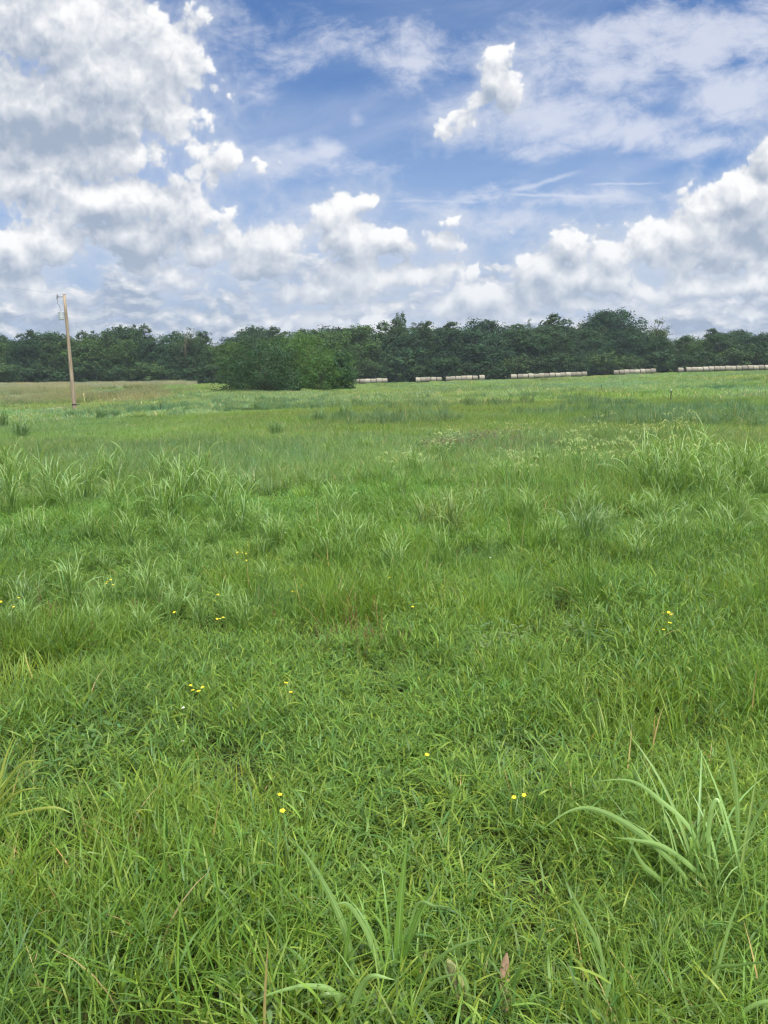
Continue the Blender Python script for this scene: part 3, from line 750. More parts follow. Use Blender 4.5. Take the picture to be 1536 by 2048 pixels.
tufts = [tuft(460, 80, (.18, .36), (.003, .0055), G1), tuft(461, 60, (.14, .28), (.004, .0065), G3), tuft(462, 110, (.2, .4), (.0025, .0045), G2)]
near_src = leafy + fine + weeds + reds + tufts
def near_layer(name, label, r0, r1, dens, half):
    area = math.radians(2 * half) / 2 * ((r1 + 1.5) ** 2)
    x, y = sector(int(area * dens), r0, r1, half); n = len(x)
    f = fbm(x, y, 1.7, 61, 2); g = fbm(x, y, 2.6, 71, 2); u = rng.uniform(0, 1, n)
    pu = np.clip((f - 0.45) * 2.6, 0.12, 0.6)
    idx = np.where(u < pu, 4 + rng.choice(4, n, p=[.35, .3, .2, .15]), rng.integers(0, 4, n))
    idx = np.where((u > 0.965) & (g > 0.5), rng.integers(8, 10, n), idx); idx = np.where((u > 0.90) & (u < .912) & (g < 0.5), 10, idx)
    idx = np.where((u > 0.915) & (u < 0.962) | (rng.uniform(0, 1, n) < .10), rng.integers(11, 14, n), idx)
    d = np.hypot(x, y)
    sc = rng.uniform(0.8, 1.25, n) * (0.85 + 0.5 * fbm(x, y, 0.9, 81, 2)); hz = (0.50 + 0.66 * fbm(x, y, 2.2, 91, 2)) * (0.55 + 0.9 * fbm(x, y, .75, 93, 1)) * np.where(idx >= 4, .72 + .28 * np.clip((d - 3) / 3, 0, 1), 1)  * rng.uniform(.85, 1.15, n)
    return scatter(name, label, near_src, pts(x, y), rng.uniform(0, 6.3, n), sc, idx, tints(x, y), hz)
near_layer('meadow_grass', 'dense leafy green meadow grass covering the near ground', 0.9, 13, 14.0, 44)
near_layer('foreground_grass', 'extra thick leafy grass right before the camera at the bottom of the photo', 0.9, 4.6, 3.5, 48)
mid_src = [wide_patch(500 + i, 0.7, 2300, (0.13, 0.30), (0.004, 0.008), c, 0.7, 3, .03, cl) for i, (c, cl) in enumerate([(G5, 0), (G1, 70), (G4, 60), (G5, 40)])]
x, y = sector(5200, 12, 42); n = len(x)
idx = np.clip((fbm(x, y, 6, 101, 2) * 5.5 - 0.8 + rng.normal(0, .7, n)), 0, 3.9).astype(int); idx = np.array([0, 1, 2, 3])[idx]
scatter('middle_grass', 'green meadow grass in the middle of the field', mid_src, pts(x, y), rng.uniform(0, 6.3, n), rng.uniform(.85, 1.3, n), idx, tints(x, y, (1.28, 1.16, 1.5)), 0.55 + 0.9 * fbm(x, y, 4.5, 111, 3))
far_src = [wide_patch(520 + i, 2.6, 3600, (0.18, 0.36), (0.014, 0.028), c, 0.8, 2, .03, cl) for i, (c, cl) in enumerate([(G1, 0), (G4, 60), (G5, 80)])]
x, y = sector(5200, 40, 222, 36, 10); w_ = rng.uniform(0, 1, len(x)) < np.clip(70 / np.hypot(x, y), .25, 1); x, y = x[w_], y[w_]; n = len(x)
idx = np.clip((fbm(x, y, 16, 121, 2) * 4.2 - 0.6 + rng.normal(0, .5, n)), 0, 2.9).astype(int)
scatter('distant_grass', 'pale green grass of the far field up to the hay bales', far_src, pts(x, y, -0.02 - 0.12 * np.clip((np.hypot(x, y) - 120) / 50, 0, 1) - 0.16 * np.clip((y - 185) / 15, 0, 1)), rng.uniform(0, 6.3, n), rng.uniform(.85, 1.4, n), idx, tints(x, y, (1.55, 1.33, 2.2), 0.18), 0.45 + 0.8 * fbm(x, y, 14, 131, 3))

# ------------------------------------------------------------------ tall stuff of the meadow that nobody could count
M_seed = M_leafg
def put(name, label, src, x, y, sc=(0.85, 1.25), tint=(1, 1, 1), hz=None, nsrc=None):
    n = len(x)
    return scatter(name, label, src, pts(x, y), rng.uniform(0, 6.3, n), rng.uniform(*sc, n), rng.integers(0, len(src), n), tints(x, y, tint, 0.15), rng.uniform(.8, 1.2, n) if hz is None else hz)
def region(n, px0, px1, Y0, Y1):
    Y = rng.uniform(Y0, Y1, n); X = (rng.uniform(px0, px1, n) - 768) / FPX * Y * 1.0; return X, Y
g_ = hit(1415, 1875); x, y = g_.x + rng.uniform(-.3, .3, 26), g_.y + rng.uniform(-.2, .2, 26)
put('bare_spot_grass', 'leafy grass at the foot of the big arching clump', leafy, x, y, (.5, .7))
# brown seeding grass strip at the left, in front of the trees
strip = [stalk_patch(600 + i, 2.2, 420, (0.75, 1.15), (0.195, 0.19, 0.12), (0.12, 0.16, 0.07)) for i in range(2)]
x, y = region(1000, -260, 385, 140, 205); k = (y > 178 + 14 * fbm(x, y, 20, 3)) | (rng.uniform(0, 1, len(x)) < .12); x, y = x[k], y[k]
put('brown_seeding_grass', 'tall brown seeding grass in a strip in front of the trees at left', strip, x, y)
mixw = [wide_patch(610, 1.6, 900, (0.35, 0.75), (0.015, 0.03), (0.085, 0.115, 0.045), 0.7, 3, .12, 14), stalk_patch(611, 1.6, 160, (0.5, 0.95), (0.17, 0.165, 0.09), (0.10, 0.14, 0.05))]
x, y = region(420, -300, 330, 74, 140); k = fbm(x, y, 9, 8, 2) > .42; put('rough_weeds', 'rough mixed green and brown weeds beyond the utility pole', mixw, x[k], y[k])
# taller rank bands of grass in the far field
bandsrc = [wide_patch(620 + i, 1.3, 700, (0.30, 0.65), (0.012, 0.022), c, 0.55, 4, .02, 12) for i, c in enumerate([(0.075, 0.128, 0.045), (0.068, 0.122, 0.055)])]
def band(n, px0, px1, py0, py1, w=0.35, thr=0.5):
    out = []
    for i in range(n):
        px = rng.uniform(px0, px1); py = py0 + (py1 - py0) * (px - px0) / (px1 - px0) + rng.normal(0, 4)
        p = hit(px, py); out.append((p.x, p.y))
    a = np.array(out); k = fbm(a[:, 0], a[:, 1], 4, 55, 2) > thr; return a[k, 0], a[k, 1]
xs, ys = [], []
for a in [(150, 230, 700, 822, 812), (230, 540, 1240, 822, 818), (120, 800, 1536, 842, 838), (120, 380, 900, 846, 856), (90, 1200, 1536, 862, 858), (60, 100, 480, 838, 832), (70, 600, 1200, 806, 796), (60, 1050, 1500, 790, 778)]:
    X_, Y_ = band(*a, thr=.44); xs.append(X_); ys.append(Y_)
x, y = np.concatenate(xs), np.concatenate(ys)
put('rank_grass', 'taller darker rank grass in uneven bands across the field', bandsrc, x, y, (0.5, 0.9))
# nodding seed heads at right middle distance
heads = [head_patch(630 + i) for i in range(2)]
x, y = region(64, 760, 1420, 10.2, 18); k = fbm(x, y, 2.5, 12, 2) > .42
put('nodding_seed_grass', 'grass with pale nodding seed heads right of the middle', heads, x[k], y[k], (0.8, 1.1))
redst = [upright_patch(640, 0.4, 200, (.2, .4), (.005, .008), (0.085, 0.14, 0.032)), upright_patch(642, 0.4, 200, (.2, .36), (.005, .008), (0.07, 0.13, 0.03)), stalk_patch(641, 0.4, 12, (0.15, 0.3), (0.10, 0.075, 0.045), (0.075, 0.12, 0.03))]
x, y = region(75, 930, 1310, 8.8, 11.5); put('red_stemmed_grass', 'upright green grass with reddish stems in a band right of the middle', redst, x, y)
x, y = region(9, 560, 760, 4.3, 5.1); put('red_stemmed_grass', 'sparse reddish brown stems in the grass just below the middle', reds, x, y, (.7, 1.0))
x, y = region(7, 60, 330, 4.6, 5.6); put('red_stemmed_grass', 'sparse reddish stems low in the grass at left', reds, x, y, (.7, 1.0))
smart = [weed_patch(650, 0.5, 130, (0.085, 0.078, 0.045)), weed_patch(651, 0.5, 150, (0.055, 0.10, 0.04))]
x, y = region(36, 880, 1070, 15.5, 20); put('purple_leaved_weeds', 'patch of low purplish leaved weeds right of the middle', smart, x, y, (1.3, 1.9))
x, y = region(90, 1270, 1560, 21, 27); put('dark_weeds', 'dark low weed patch in the field at right', [smart[1]], x, y, (1.3, 2.2), (1, .95, 1))

# ------------------------------------------------------------------ broad leaved tall grass clumps (things)
J1 = (0.105, 0.175, 0.042); RIB = (0.26, 0.35, 0.15)
def tall_clump(seed, stems, h, spread, LL, LW, col=J1, erect=0.5, m=None, heads=False, name='tall_grass_clump'):
    r = np.random.default_rng(seed); st = []; lv = []
    P = disc(r, stems, spread); az = r.uniform(0, 6.3, stems); lean = r.uniform(0, 0.28, stems); L = r.uniform(*h, stems)
    st.append(ribbons(P, az, lean, 0.12, L * 0.62, 0.006, 4, tuple(c * .95 for c in col), 0.1, rng=r, basew=1, across=3, fold=.8, tipw=.4))
    nl = 6
    for k in range(nl):
        f = (k + r.uniform(0.2, 0.8, stems)) / nl * 0.62
        q = P + np.stack([np.cos(az) * np.sin(lean + .04), np.sin(az) * np.sin(lean + .04), np.cos(lean + .04)], 1) * (L * f)[:, None]
        ll = r.uniform(*LL, stems) * (0.8 + 0.4 * math.sin(math.pi * (k + 1) / (nl + 1)))
        lv.append(ribbons(q, az + k * math.pi + r.normal(0, .7, stems), r.uniform(0.08, erect, stems), r.uniform(0.5, 2.3, stems), ll, r.uniform(*LW, stems), 9, col, 0.14, rng=r, across=5, fold=.35, twist=r.normal(0, .5, stems), p=1.7, rib=RIB))
    Vs, Fs = join([(v, [f]) for v, f, c in st]); Vl, Fl = join([(v, [f]) for v, f, c in lv])
    return (mk_mesh(name + '_stalks', Vs, Fs, M_tall, np.concatenate([c for v, f, c in st])), mk_mesh(name + '_blades', Vl, Fl, M_tall, np.concatenate([c for v, f, c in lv])))
def clump(kind, me, loc, s, rz, label, group=None, sz=None):
    t = empty(kind, loc, rz); tag(t, label, 'grass clump', group); t.scale = (s, s, sz or s)
    obj('stalks', me[0], t); obj('blades', me[1], t); return t
JC = [tall_clump(700 + i, 13, (0.6, 0.95), 0.16, (0.30, 0.55), (0.009, 0.016)) for i in range(4)]
JY = [tall_clump(710, 22, (0.4, 0.62), 0.14, (0.25, 0.42), (0.006, 0.010), (0.115, 0.16, 0.045))]
JB = [tall_clump(712 + i, 20, (0.4, 0.62), 0.16, (0.25, 0.42), (0.008, 0.013), (0.085, 0.145, 0.050)) for i in range(2)]
JD = [tall_clump(716 + i, 26, (0.5, 0.8), 0.22, (0.3, 0.5), (0.010, 0.016), (0.07, 0.125, 0.042), 0.45) for i in range(2)]
rc = random.Random(5)
LEFT = [(500, 1060), (525, 1085), (480, 1045), (90, 1105), (180, 1100), (260, 1105), (360, 1110), (430, 1095), (330, 1085), (20, 1110), (-30, 1020), (20, 1040), (40, 1000), (110, 1025), (150, 1050), (175, 1010), (240, 1065), (290, 1050), (345, 1060), (380, 1035), (440, 1040), (470, 1075), (60, 1090), (225, 985), (330, 985), (400, 1000), (10, 975)]
def cl_src(me):
    return me[1]
x, y = region(150, 380, 1600, 6.0, 17); k = fbm(x, y, 2.2, 205, 2) > .47; x, y = x[k], y[k]
put('loose_tall_grass', 'loose taller broad leaved grass scattered through the middle of the field', [m[1] for m in JC], x, y, (.32, .68))
x, y = region(40, -60, 600, 4.6, 7.5); k = fbm(x, y, 1.5, 207, 2) > .45; put('loose_tall_grass', 'loose taller grass scattered low in the left half', [m[1] for m in JC], x[k], y[k], (.28, .45))
LEFT.sort()
for i, (px, py) in enumerate(LEFT):
    clump('tall_grass_clump', rc.choice(JC), hit(px, py), rc.uniform(.85, 1.15) if py < 1080 and px < 475 else rc.uniform(.4, .6), rc.uniform(0, 6.3), 'tall broad leaved grass clump, %s from the left in the left stand' % ORD[i], 'tall grass clumps of the left stand')
RIGHT = [(1290, 1010), (1320, 985), (1345, 1015), (1385, 1000), (1415, 1020), (1445, 990), (1480, 1010), (1520, 990), (1300, 950), (1400, 965), (1560, 1005)]
RIGHT.sort()
for i, (px, py) in enumerate(RIGHT):
    clump('tall_grass_clump', rc.choice(JC), hit(px, py), rc.uniform(.9, 1.2), rc.uniform(0, 6.3), 'tall broad leaved grass clump, %s from the left in the right stand' % ORD[i], 'tall grass clumps of the right stand')
for (kind, me, px, py, s, lab) in [
    ('yellowish_grass_clump', JY[0], 905, 1095, 1.0, 'yellowish fine leaved grass clump right of the centre'),
    ('yellowish_grass_clump', JY[0], 850, 1080, .9, 'smaller yellowish grass clump left of the yellowish clump near the centre'),
    ('tall_grass_clump', JB[0], 1160, 1105, .95, 'bluish green arching grass clump between the centre and the right stand'),
    ('tall_grass_clump', JB[1], 1200, 1090, .7, 'small bluish grass clump just right of the arching bluish one'),
    ('tall_grass_clump', JC[0], 150, 1235, .66, 'tall pale grass clump below the left stand with one folded blade tip'),
    ('tall_grass_clump', JC[1], 300, 1225, .52, 'loose tall grass clump below the left stand, right of the folded tip clump'),
    ('tall_grass_clump', JB[0], 60, 1240, .6, 'fine leaved grass clump at the left edge below the left stand'),
    ('tall_grass_clump', JC[2], 640, 1140, .55, 'tall grass clump just left of the centre with bright leaf tips'),
    ('tall_grass_clump', JC[3], 710, 1120, .6, 'tall grass clump at the centre beside the bright tipped one'),
    ('tall_grass_clump', JC[1], 560, 1110, .5, 'small tall grass clump right of the left stand'),
    ('grass_tuft', JY[0], 1485, 1058, .6, 'bright yellow green low grass tuft at the right edge in the middle'),
    ('grass_tuft', JD[0], 205, 846, 1.25, 'dark bushy grass tuft right of the utility pole'),
    ('grass_tuft', JD[1], 45, 886, 1.2, 'wide dark grass tuft left of the pole towards the left edge'),
    ('grass_tuft', JD[0], 0, 864, 1.5, 'dark grass tuft cut by the left edge of the photo'),
    ('grass_tuft', JD[1], 640, 856, 1.1, 'left of two upright dark grass tufts below the thicket'),
    ('grass_tuft', JD[0], 690, 850, 1.15, 'right of two upright dark grass tufts below the thicket'),
    ('grass_tuft', JD[0], 555, 880, .85, 'pale upright grass tuft left of the two dark tufts'),
    ('grass_tuft', JD[1], 1290, 905, .75, 'dark upright grass tuft behind the right stand'),
    ('grass_tuft', JD[0], 110, 812, .8, 'small dark weed left of the foot of the utility pole')]:
    clump(kind, me, hit(px, py), s, rc.uniform(0, 6.3), lab)

# ------------------------------------------------------------------ hand placed blades of the foreground clumps
def at_dist(px, py, Y):
    d = ray(px, py); return EYE + d * (Y / d.y)
def catmull(P, n=14):
    P = [P[0] * 2 - P[1]] + P + [P[-1] * 2 - P[-2]]; out = []
    for i in range(1, len(P) - 2):
        for k in range(n):
            t = k / n; a, b, c, d = P[i - 1:i + 3]
            out.append(0.5 * ((2 * b) + (c - a) * t + (2 * a - 5 * b + 4 * c - d) * t * t + (3 * b - a - 3 * c + d) * t ** 3))
    out.append(P[-2]); return out
def curve_blade(points, width, col, rib=RIB, n=6, fold=0.4):
    C = catmull(points, n); m = len(C); V = []; cl = []; width = width * 1.05
    for i, p in enumerate(C):
        t = i / (m - 1); T = (C[min(i + 1, m - 1)] - C[max(i - 1, 0)]).normalized()
        v = Vector((0.25, -1, 0.35)); v = (v - T * v.dot(T)).normalized(); s = T.cross(v)
        s = (s + v * 0.35 * math.sin(2.5 * t + len(points))).normalized(); nn = s.cross(T)
        w = width * 0.5 * (0.55 + 0.45 * min(1, t * 4)) * (1 - max(0, (t - 0.35) / 0.65) ** 1.8) + 0.0003
        for a, b in ((-1, 0), (-.15, fold), (0, fold * 1.1), (.15, fold), (1, 0)):
            V.append(p + s * (a * w) + nn * (b * w * .6)); cl.append(col if a != 0 or rib is None else tuple(0.4 * c + .6 * r for c, r in zip(col, rib)))
    F = [(i * 5 + a, i * 5 + a + 1, i * 5 + a + 6, i * 5 + a + 5) for i in range(m - 1) for a in range(4)]
    return np.array([tuple(v) for v in V]), np.array(F), np.array(cl)
def hand_clump(kind, root_px, label, blades, extra=None):
    """blades: (width, colour, [(px, py, dY), ...]) root first; dY = depth offset from the root"""
    root = hit(*root_px); t = empty(kind, root); tag(t, label, 'grass clump')
    for w, c, pl in blades:
        P = [at_dist(px, py, root.y + dy) - root for px, py, dy in pl]
        if len(P) > 2: P[0].z = min(P[0].z, 0.02)
        V, F, C = curve_blade(P, w, c); obj('blade', mk_mesh('blade', V, F, M_tall, C), t)
    if extra:
        v, f, c = extra; obj('fine_blades', mk_mesh('fine_blades', v, f, M_tall, c), t)
    return t
JL = (0.11, 0.18, 0.05); JP = (0.16, 0.25, 0.08); JG = (0.10, 0.18, 0.032)
def fan(seed, n, L, W, col, spread=.08, tl=.5, bend=(0.2, 1.6)):
    r = np.random.default_rng(seed)
    return ribbons(disc(r, n, spread), r.uniform(0, 6.3, n), r.uniform(0.05, tl, n), r.uniform(*bend, n), r.uniform(*L, n), r.uniform(*W, n), 8, col, .14, rng=r, across=5, fold=.35, twist=r.normal(0, .4, n), p=1.5, rib=RIB)
hand_clump('arching_grass_clump', (1430, 1800), 'big clump of pale arching broad blades in the foreground at lower right', [
    (.017, JP, [(1405, 1800, 0), (1345, 1725, -.02), (1275, 1662, -.05), (1195, 1620, -.08), (1140, 1622, -.1), (1080, 1662, -.12)]),
    (.013, JP, [(1440, 1800, 0), (1385, 1665, .03), (1320, 1600, .05), (1262, 1562, .04), (1188, 1562, .02)]),
    (.014, JP, [(1442, 1800, 0), (1395, 1745, 0), (1330, 1695, -.03), (1270, 1680, -.06), (1225, 1675, -.08)]),
    (.017, JL, [(1470, 1800, 0), (1476, 1700, .02), (1474, 1600, .04), (1462, 1520, .05), (1446, 1455, .05)]),
    (.014, JP, [(1425, 1790, 0), (1417, 1690, 0), (1422, 1625, .0), (1436, 1600, .0), (1448, 1640, -.02), (1470, 1740, -.04)]),
    (.016, JP, [(1470, 1800, .02), (1490, 1700, .0), (1515, 1630, -.03), (1555, 1590, -.06), (1600, 1600, -.08)]),
    (.016, JL, [(1380, 1810, -.02), (1310, 1750, -.04), (1280, 1720, -.05), (1240, 1640, -.04)]),
    (.014, JL, [(1225, 1840, .0), (1235, 1780, 0), (1255, 1720, .0), (1275, 1655, .02)]),
    (.012, JG, [(1480, 1800, .04), (1500, 1740, .1), (1540, 1700, .14)]),
    (.012, JP, [(1470, 1780, -.02), (1500, 1765, -.05), (1560, 1730, -.08)]),
    (.010, JG, [(1440, 1800, .06), (1400, 1700, .12), (1372, 1610, .16), (1358, 1560, .18)]),
    (.010, JG, [(1500, 1790, .06), (1528, 1690, .08), (1536, 1600, .1)])], fan(801, 30, (.25, .55), (.007, .013), JP, .14))
hand_clump('upright_grass_clump', (795, 2000), 'upright bright green spear shaped grass clump at the bottom centre', [
    (.022, JG, [(792, 2000, 0), (795, 1900, .01), (803, 1780, .02), (815, 1672, .03)]),
    (.015, JG, [(795, 2000, 0), (815, 1890, -.02), (840, 1820, -.03), (888, 1745, -.05)]),
    (.012, JG, [(785, 2000, 0), (775, 1920, .01), (768, 1860, .02), (735, 1810, .03)]),
    (.014, JP, [(790, 2000, -.02), (840, 1955, -.06), (900, 1900, -.1), (990, 1868, -.14)]),
    (.010, JP, [(800, 1880, 0), (830, 1818, -.03), (870, 1812, -.06), (905, 1815, -.09)]),
    (.012, JP, [(775, 1990, -.02), (740, 1880, -.04), (700, 1812, -.07), (672, 1808, -.1)])], fan(802, 18, (.2, .4), (.007, .011), JG, .06, .35))
hand_clump('leaning_grass_clump', (705, 2020), 'long dull green blade leaning left beside the upright clump at the bottom centre', [
    (.016, JL, [(712, 2020, 0), (700, 1900, .02), (672, 1815, .04), (625, 1730, .06), (580, 1672, .08)]),
    (.010, JG, [(700, 2020, 0), (690, 1930, 0), (700, 1850, 0), (705, 1790, 0)])])
hand_clump('arching_grass_clump', (720, 2090), 'pale blades curling over at the bottom edge left of the centre', [
    (.018, JP, [(705, 2090, 0), (708, 2020, 0), (722, 1975, -.01), (745, 1952, -.03), (790, 1960, -.05)]),
    (.012, JP, [(690, 2080, 0), (672, 1990, 0), (620, 1972, -.02), (560, 1982, -.04), (505, 2002, -.06)]),
    (.014, JL, [(740, 2090, 0), (690, 2000, .02), (650, 1990, .02), (600, 2010, -.02)]),
    (.012, JG, [(750, 2090, 0), (765, 2030, 0), (780, 1990, 0)])])
hand_clump('arching_grass_clump', (860, 2080), 'pale curved blade arching right at the bottom edge beside the centre', [
    (.014, JP, [(815, 2060, 0), (830, 2010, -.0), (870, 1962, -.02), (925, 1945, -.05)]),
    (.013, JL, [(950, 2090, 0), (942, 2010, .02), (930, 1960, .03), (915, 1940, .03)])])
hand_clump('yellow_grass_clump', (-35, 1680), 'yellow green arching grass clump cut by the left edge', [
    (.012, (0.19, 0.22, 0.045), [(-30, 1680, 0), (0, 1640, -.02), (60, 1622, -.05), (110, 1615, -.08), (147, 1628, -.1)]),
    (.012, (0.19, 0.22, 0.045), [(-40, 1680, 0), (-10, 1650, -.04), (20, 1670, -.08), (48, 1700, -.1)]),
    (.010, (0.20, 0.23, 0.045), [(-35, 1680, 0), (-8, 1600, .0), (10, 1520, .02), (32, 1465, .03)]),
    (.010, (0.19, 0.22, 0.045), [(-35, 1680, 0), (0, 1590, -.01), (40, 1530, -.03), (92, 1520, -.05)]),
    (.010, (0.20, 0.23, 0.045), [(-35, 1680, 0), (-5, 1620, -.02), (40, 1583, -.05), (92, 1575, -.08)]),
    (.010, (0.17, 0.2, 0.04), [(-35, 1680, 0), (-20, 1640, -.02), (0, 1600, -.05), (52, 1545, -.04)]),
    (.009, (0.18, 0.2, 0.045), [(-35, 1680, 0), (-30, 1600, 0), (-18, 1520, 0), (5, 1480, 0)])], fan(803, 26, (.25, .48), (.006, .009), (0.17, 0.21, 0.045), .07))
hand_clump('upright_grass_clump', (1245, 2080), 'two upright blades with a curled pale one at the bottom edge right of the centre', [
    (.017, JG, [(1248, 2080, 0), (1247, 2000, 0), (1252, 1912, .01)]),
    (.020, JP, [(1285, 2110, 0), (1290, 2040, -.01), (1310, 2022, -.03), (1345, 2040, -.05)]),
    (.010, JL, [(1200, 2080, .02), (1210, 2010, .02), (1200, 1900, .03), (1150, 1800, .05), (1140, 1772, .05)])])
hand_clump('broad_grass_blades', (1500, 2110), 'broad pale blades crossing the bottom right corner', [
    (.007, JG, [(1470, 2100, 0.25), (1490, 1895, 0.30), (1520, 1690, 0.35)]),
    (.006, JL, [(1450, 2100, 0.30), (1445, 1900, 0.35), (1425, 1700, 0.40)]),
    (.008, JG, [(1520, 2100, 0.20), (1528, 1870, 0.25), (1535, 1640, 0.30)]),
    (.006, JP, [(1490, 2100, 0.30), (1500, 1915, 0.35), (1480, 1730, 0.40)]),
    (.007, JL, [(1535, 2100, 0.30), (1520, 1875, 0.35), (1500, 1650, 0.40)]),
    (.022, JP, [(1440, 2110, 0), (1470, 2045, -.01), (1510, 2010, -.02), (1570, 1998, -.03)]),
    (.013, JL, [(1400, 2060, .06), (1430, 1960, .1), (1460, 1850, .14), (1490, 1775, .16)]),
    (.012, JL, [(1380, 2050, .06), (1420, 1945, .06), (1480, 1930, .04), (1560, 1920, .0)]),
    (.010, JG, [(1415, 2090, .02), (1420, 2030, .02), (1428, 1998, .02)])])
# dead brown leaf and folded withered leaf at the bottom
def dead_leaf(px, py, label, tall, w, colr, lean):
    p = hit(px, py + 30); M_ = plain('dead_leaf', colr, .9, .1, .4, 30)
    n = 9; V = []; F = []
    for i in range(n + 1):
        t = i / n; z = tall * t; ww = w * math.sin(math.pi * min(1, t * .92 + .06)) ** .7 * (1 + .25 * math.sin(9 * t))
        for j in range(4):
            a = -1 + 2 * j / 3
            V.append((a * ww / 2 + lean * t * t * tall, 0.25 * ww * math.cos(a * 1.6 + 2 * t), z + .1 * ww * a * math.sin(7 * t)))
    F = [(i * 4 + j, i * 4 + j + 1, i * 4 + j + 5, i * 4 + j + 4) for i in range(n) for j in range(3)]
    o = obj('dead_leaf', mk_mesh('dead_leaf', V, np.array(F), M_), loc=p + Vector((0, 0, .02))); o.rotation_euler = (R(-35), 0, .2)
    md = o.modifiers.new('thickness', 'SOLIDIFY'); md.thickness = .0008
    tag(o, label, 'leaf')
dead_leaf(1013, 2030, 'withered pinkish brown leaf standing at the bottom edge right of the centre', .15, .026, (0.27, 0.18, 0.12), .2)
dead_leaf(937, 2040, 'pale green blotched dying leaf at the bottom edge, left of the brown one'  , .15, .036, (0.26, 0.27, 0.12), -.2)
dead_leaf(548, 2040, 'small cream dry leaf at the bottom edge left of the centre', .05, .014, (0.5, 0.42, 0.25), .6)

# ------------------------------------------------------------------ wildflowers
M_pet = plain('yellow_petal', (0.78, 0.62, 0.03), .6, .2, .1, 50); M_stem = plain('flower_stem', (0.09, 0.14, 0.04), .7, .2, .2, 40); M_eye = plain('flower_centre', (0.45, 0.25, 0.02), .8, .1, .2, 50); M_wht = plain('white_petal', (0.75, 0.75, 0.70), .7, .2, .1, 50)
def flower_mesh(r, petals, rad, up=0.25):
    V = []; F = []
    for k in range(petals):
        a = 2 * math.pi * k / petals; o = len(V)
        for (q, w, z) in ((.12, .10, 0), (.55, .42, .16 * up * 4), (.9, .40, .3 * up * 3), (1.08, .12, .3 * up * 3)):
            for s in (-1, 1):
                V.append((rad * (q * math.cos(a) - s * w * math.sin(a)), rad * (q * math.sin(a) + s * w * math.cos(a)), rad * z))
        F += [(o + 2 * i, o + 2 * i + 1, o + 2 * i + 3, o + 2 * i + 2) for i in range(3)]
    return np.array(V), np.array(F)
fv, ff = flower_mesh(random.Random(1), 5, 0.0125); ME_pet = mk_mesh('blossom', fv, ff, M_pet)
fv, ff = flower_mesh(random.Random(1), 9, 0.008); ME_wpet = mk_mesh('white_blossom', fv, ff, M_wht)
ME_eye = mk_mesh('flower_centre', *lathe([(0, .004), (.003, .003), (.0035, .001), (.002, -.001), (0, -.001)], 8), M_eye)
ME_stem = {}
for hh in (.22, .32, .42):
    V1 = tube([(0, 0, -.02), (.01, .004, hh * .4), (.004, -.004, hh * .8), (0, 0, hh)], [.0014, .0012, .001, .0009], 5)
    V2 = tube([(.008, .002, hh * .35), (.035, .01, hh * .55)], [.0008, .0004], 4)
    ME_stem[hh] = mk_mesh('stem', *join([V1, V2]), M_stem)
def flower(px, py, hh, white, label, group):
    p = hit(px, py, hh); t = empty('white_wildflower' if white else 'yellow_wildflower', p, rc.uniform(0, 6.3)); tag(t, label, 'flower', group)
    obj('stem', ME_stem[hh], t)
    b = obj('blossom', ME_wpet if white else ME_pet, t, loc=(0, 0, hh)); b.rotation_euler = (rc.uniform(-.35, .35), rc.uniform(-.35, .35), 0)
    s = rc.uniform(.5, .75); b.scale = (s, s, s); obj('flower_centre', ME_eye, b)
def c5(l): return [(x / 2, 860 + y / 2) for x, y in l]
def c6(l): return [(768 + x / 2, 860 + y / 2) for x, y in l]
GR = [
 (c5([(950, 490), (967, 492), (985, 497), (1003, 497), (985, 524), (1000, 541), (935, 545)]), 'small yellow wildflower in the loose row below the left grass stand', .22),
 (c5([(430, 607), (443, 600), (425, 615), (452, 622)]), 'small yellow wildflower between the two tall clumps at left', .22),
 (c5([(1207, 622), (1170, 646), (1180, 651)]), 'small yellow wildflower in the trio left of the centre', .22),
 (c5([(872, 660), (825, 688), (857, 686), (770, 700)]), 'small yellow wildflower scattered below the left stand of tall grass', .22),
 (c5([(697, 730)]), 'lone yellow wildflower near the left middle', .22),
 (c5([(880, 755), (893, 750), (868, 757)]), 'small yellow wildflower in the pair left of the centre', .22),
 (c5([(4, 690), (48, 683), (55, 708), (52, 737), (75, 672)]), 'yellow wildflower in the group at the left edge', .32),
 (c5([(763, 1027), (772, 1043), (811, 1033), (795, 1050)]), 'bright yellow wildflower in the group of four low in the left half', .32),
 (c5([(1145, 1017), (1163, 1056)]), 'yellow wildflower in the pair right of the group of four', .42),
 (c5([(1318, 478), (1497, 608)]), 'tiny yellow wildflower near the centre clumps', .22),
 (c6([(1117, 736), (1138, 731), (1152, 739), (1148, 744), (1143, 772), (1118, 801)]), 'bright yellow wildflower in the cluster at the right', .42),
 (c6([(1355, 768), (1300, 800)]), 'yellow wildflower just right of the bright cluster at the right', .32),
 (c6([(1200, 480), (1077, 525)]), 'tiny yellow wildflower right of the bluish grass clump', .22),
 (c6([(115, 708), (25, 590)]), 'small yellow wildflower just right of the centre', .22),
 ([(560, 1593), (565, 1625)], 'yellow wildflower in the pair left of the centre in the foreground', .32),
 ([(854, 1512)], 'lone tiny yellow wildflower in the grass right of the centre', .22),
 ([(1048, 1592), (1028, 1600)], 'small yellow wildflower left of the big arching clump', .22),
 ([(1398, 1464)], 'lone yellow wildflower above the big arching clump', .22)]
for pl, lab, hh in GR:
    for i, (px, py) in enumerate(sorted(pl)): flower(px, py, hh, False, lab + (', %s from left' % ORD[i] if len(pl) > 1 else ''), lab.replace('wildflower', 'wildflowers') if len(pl) > 1 else None)
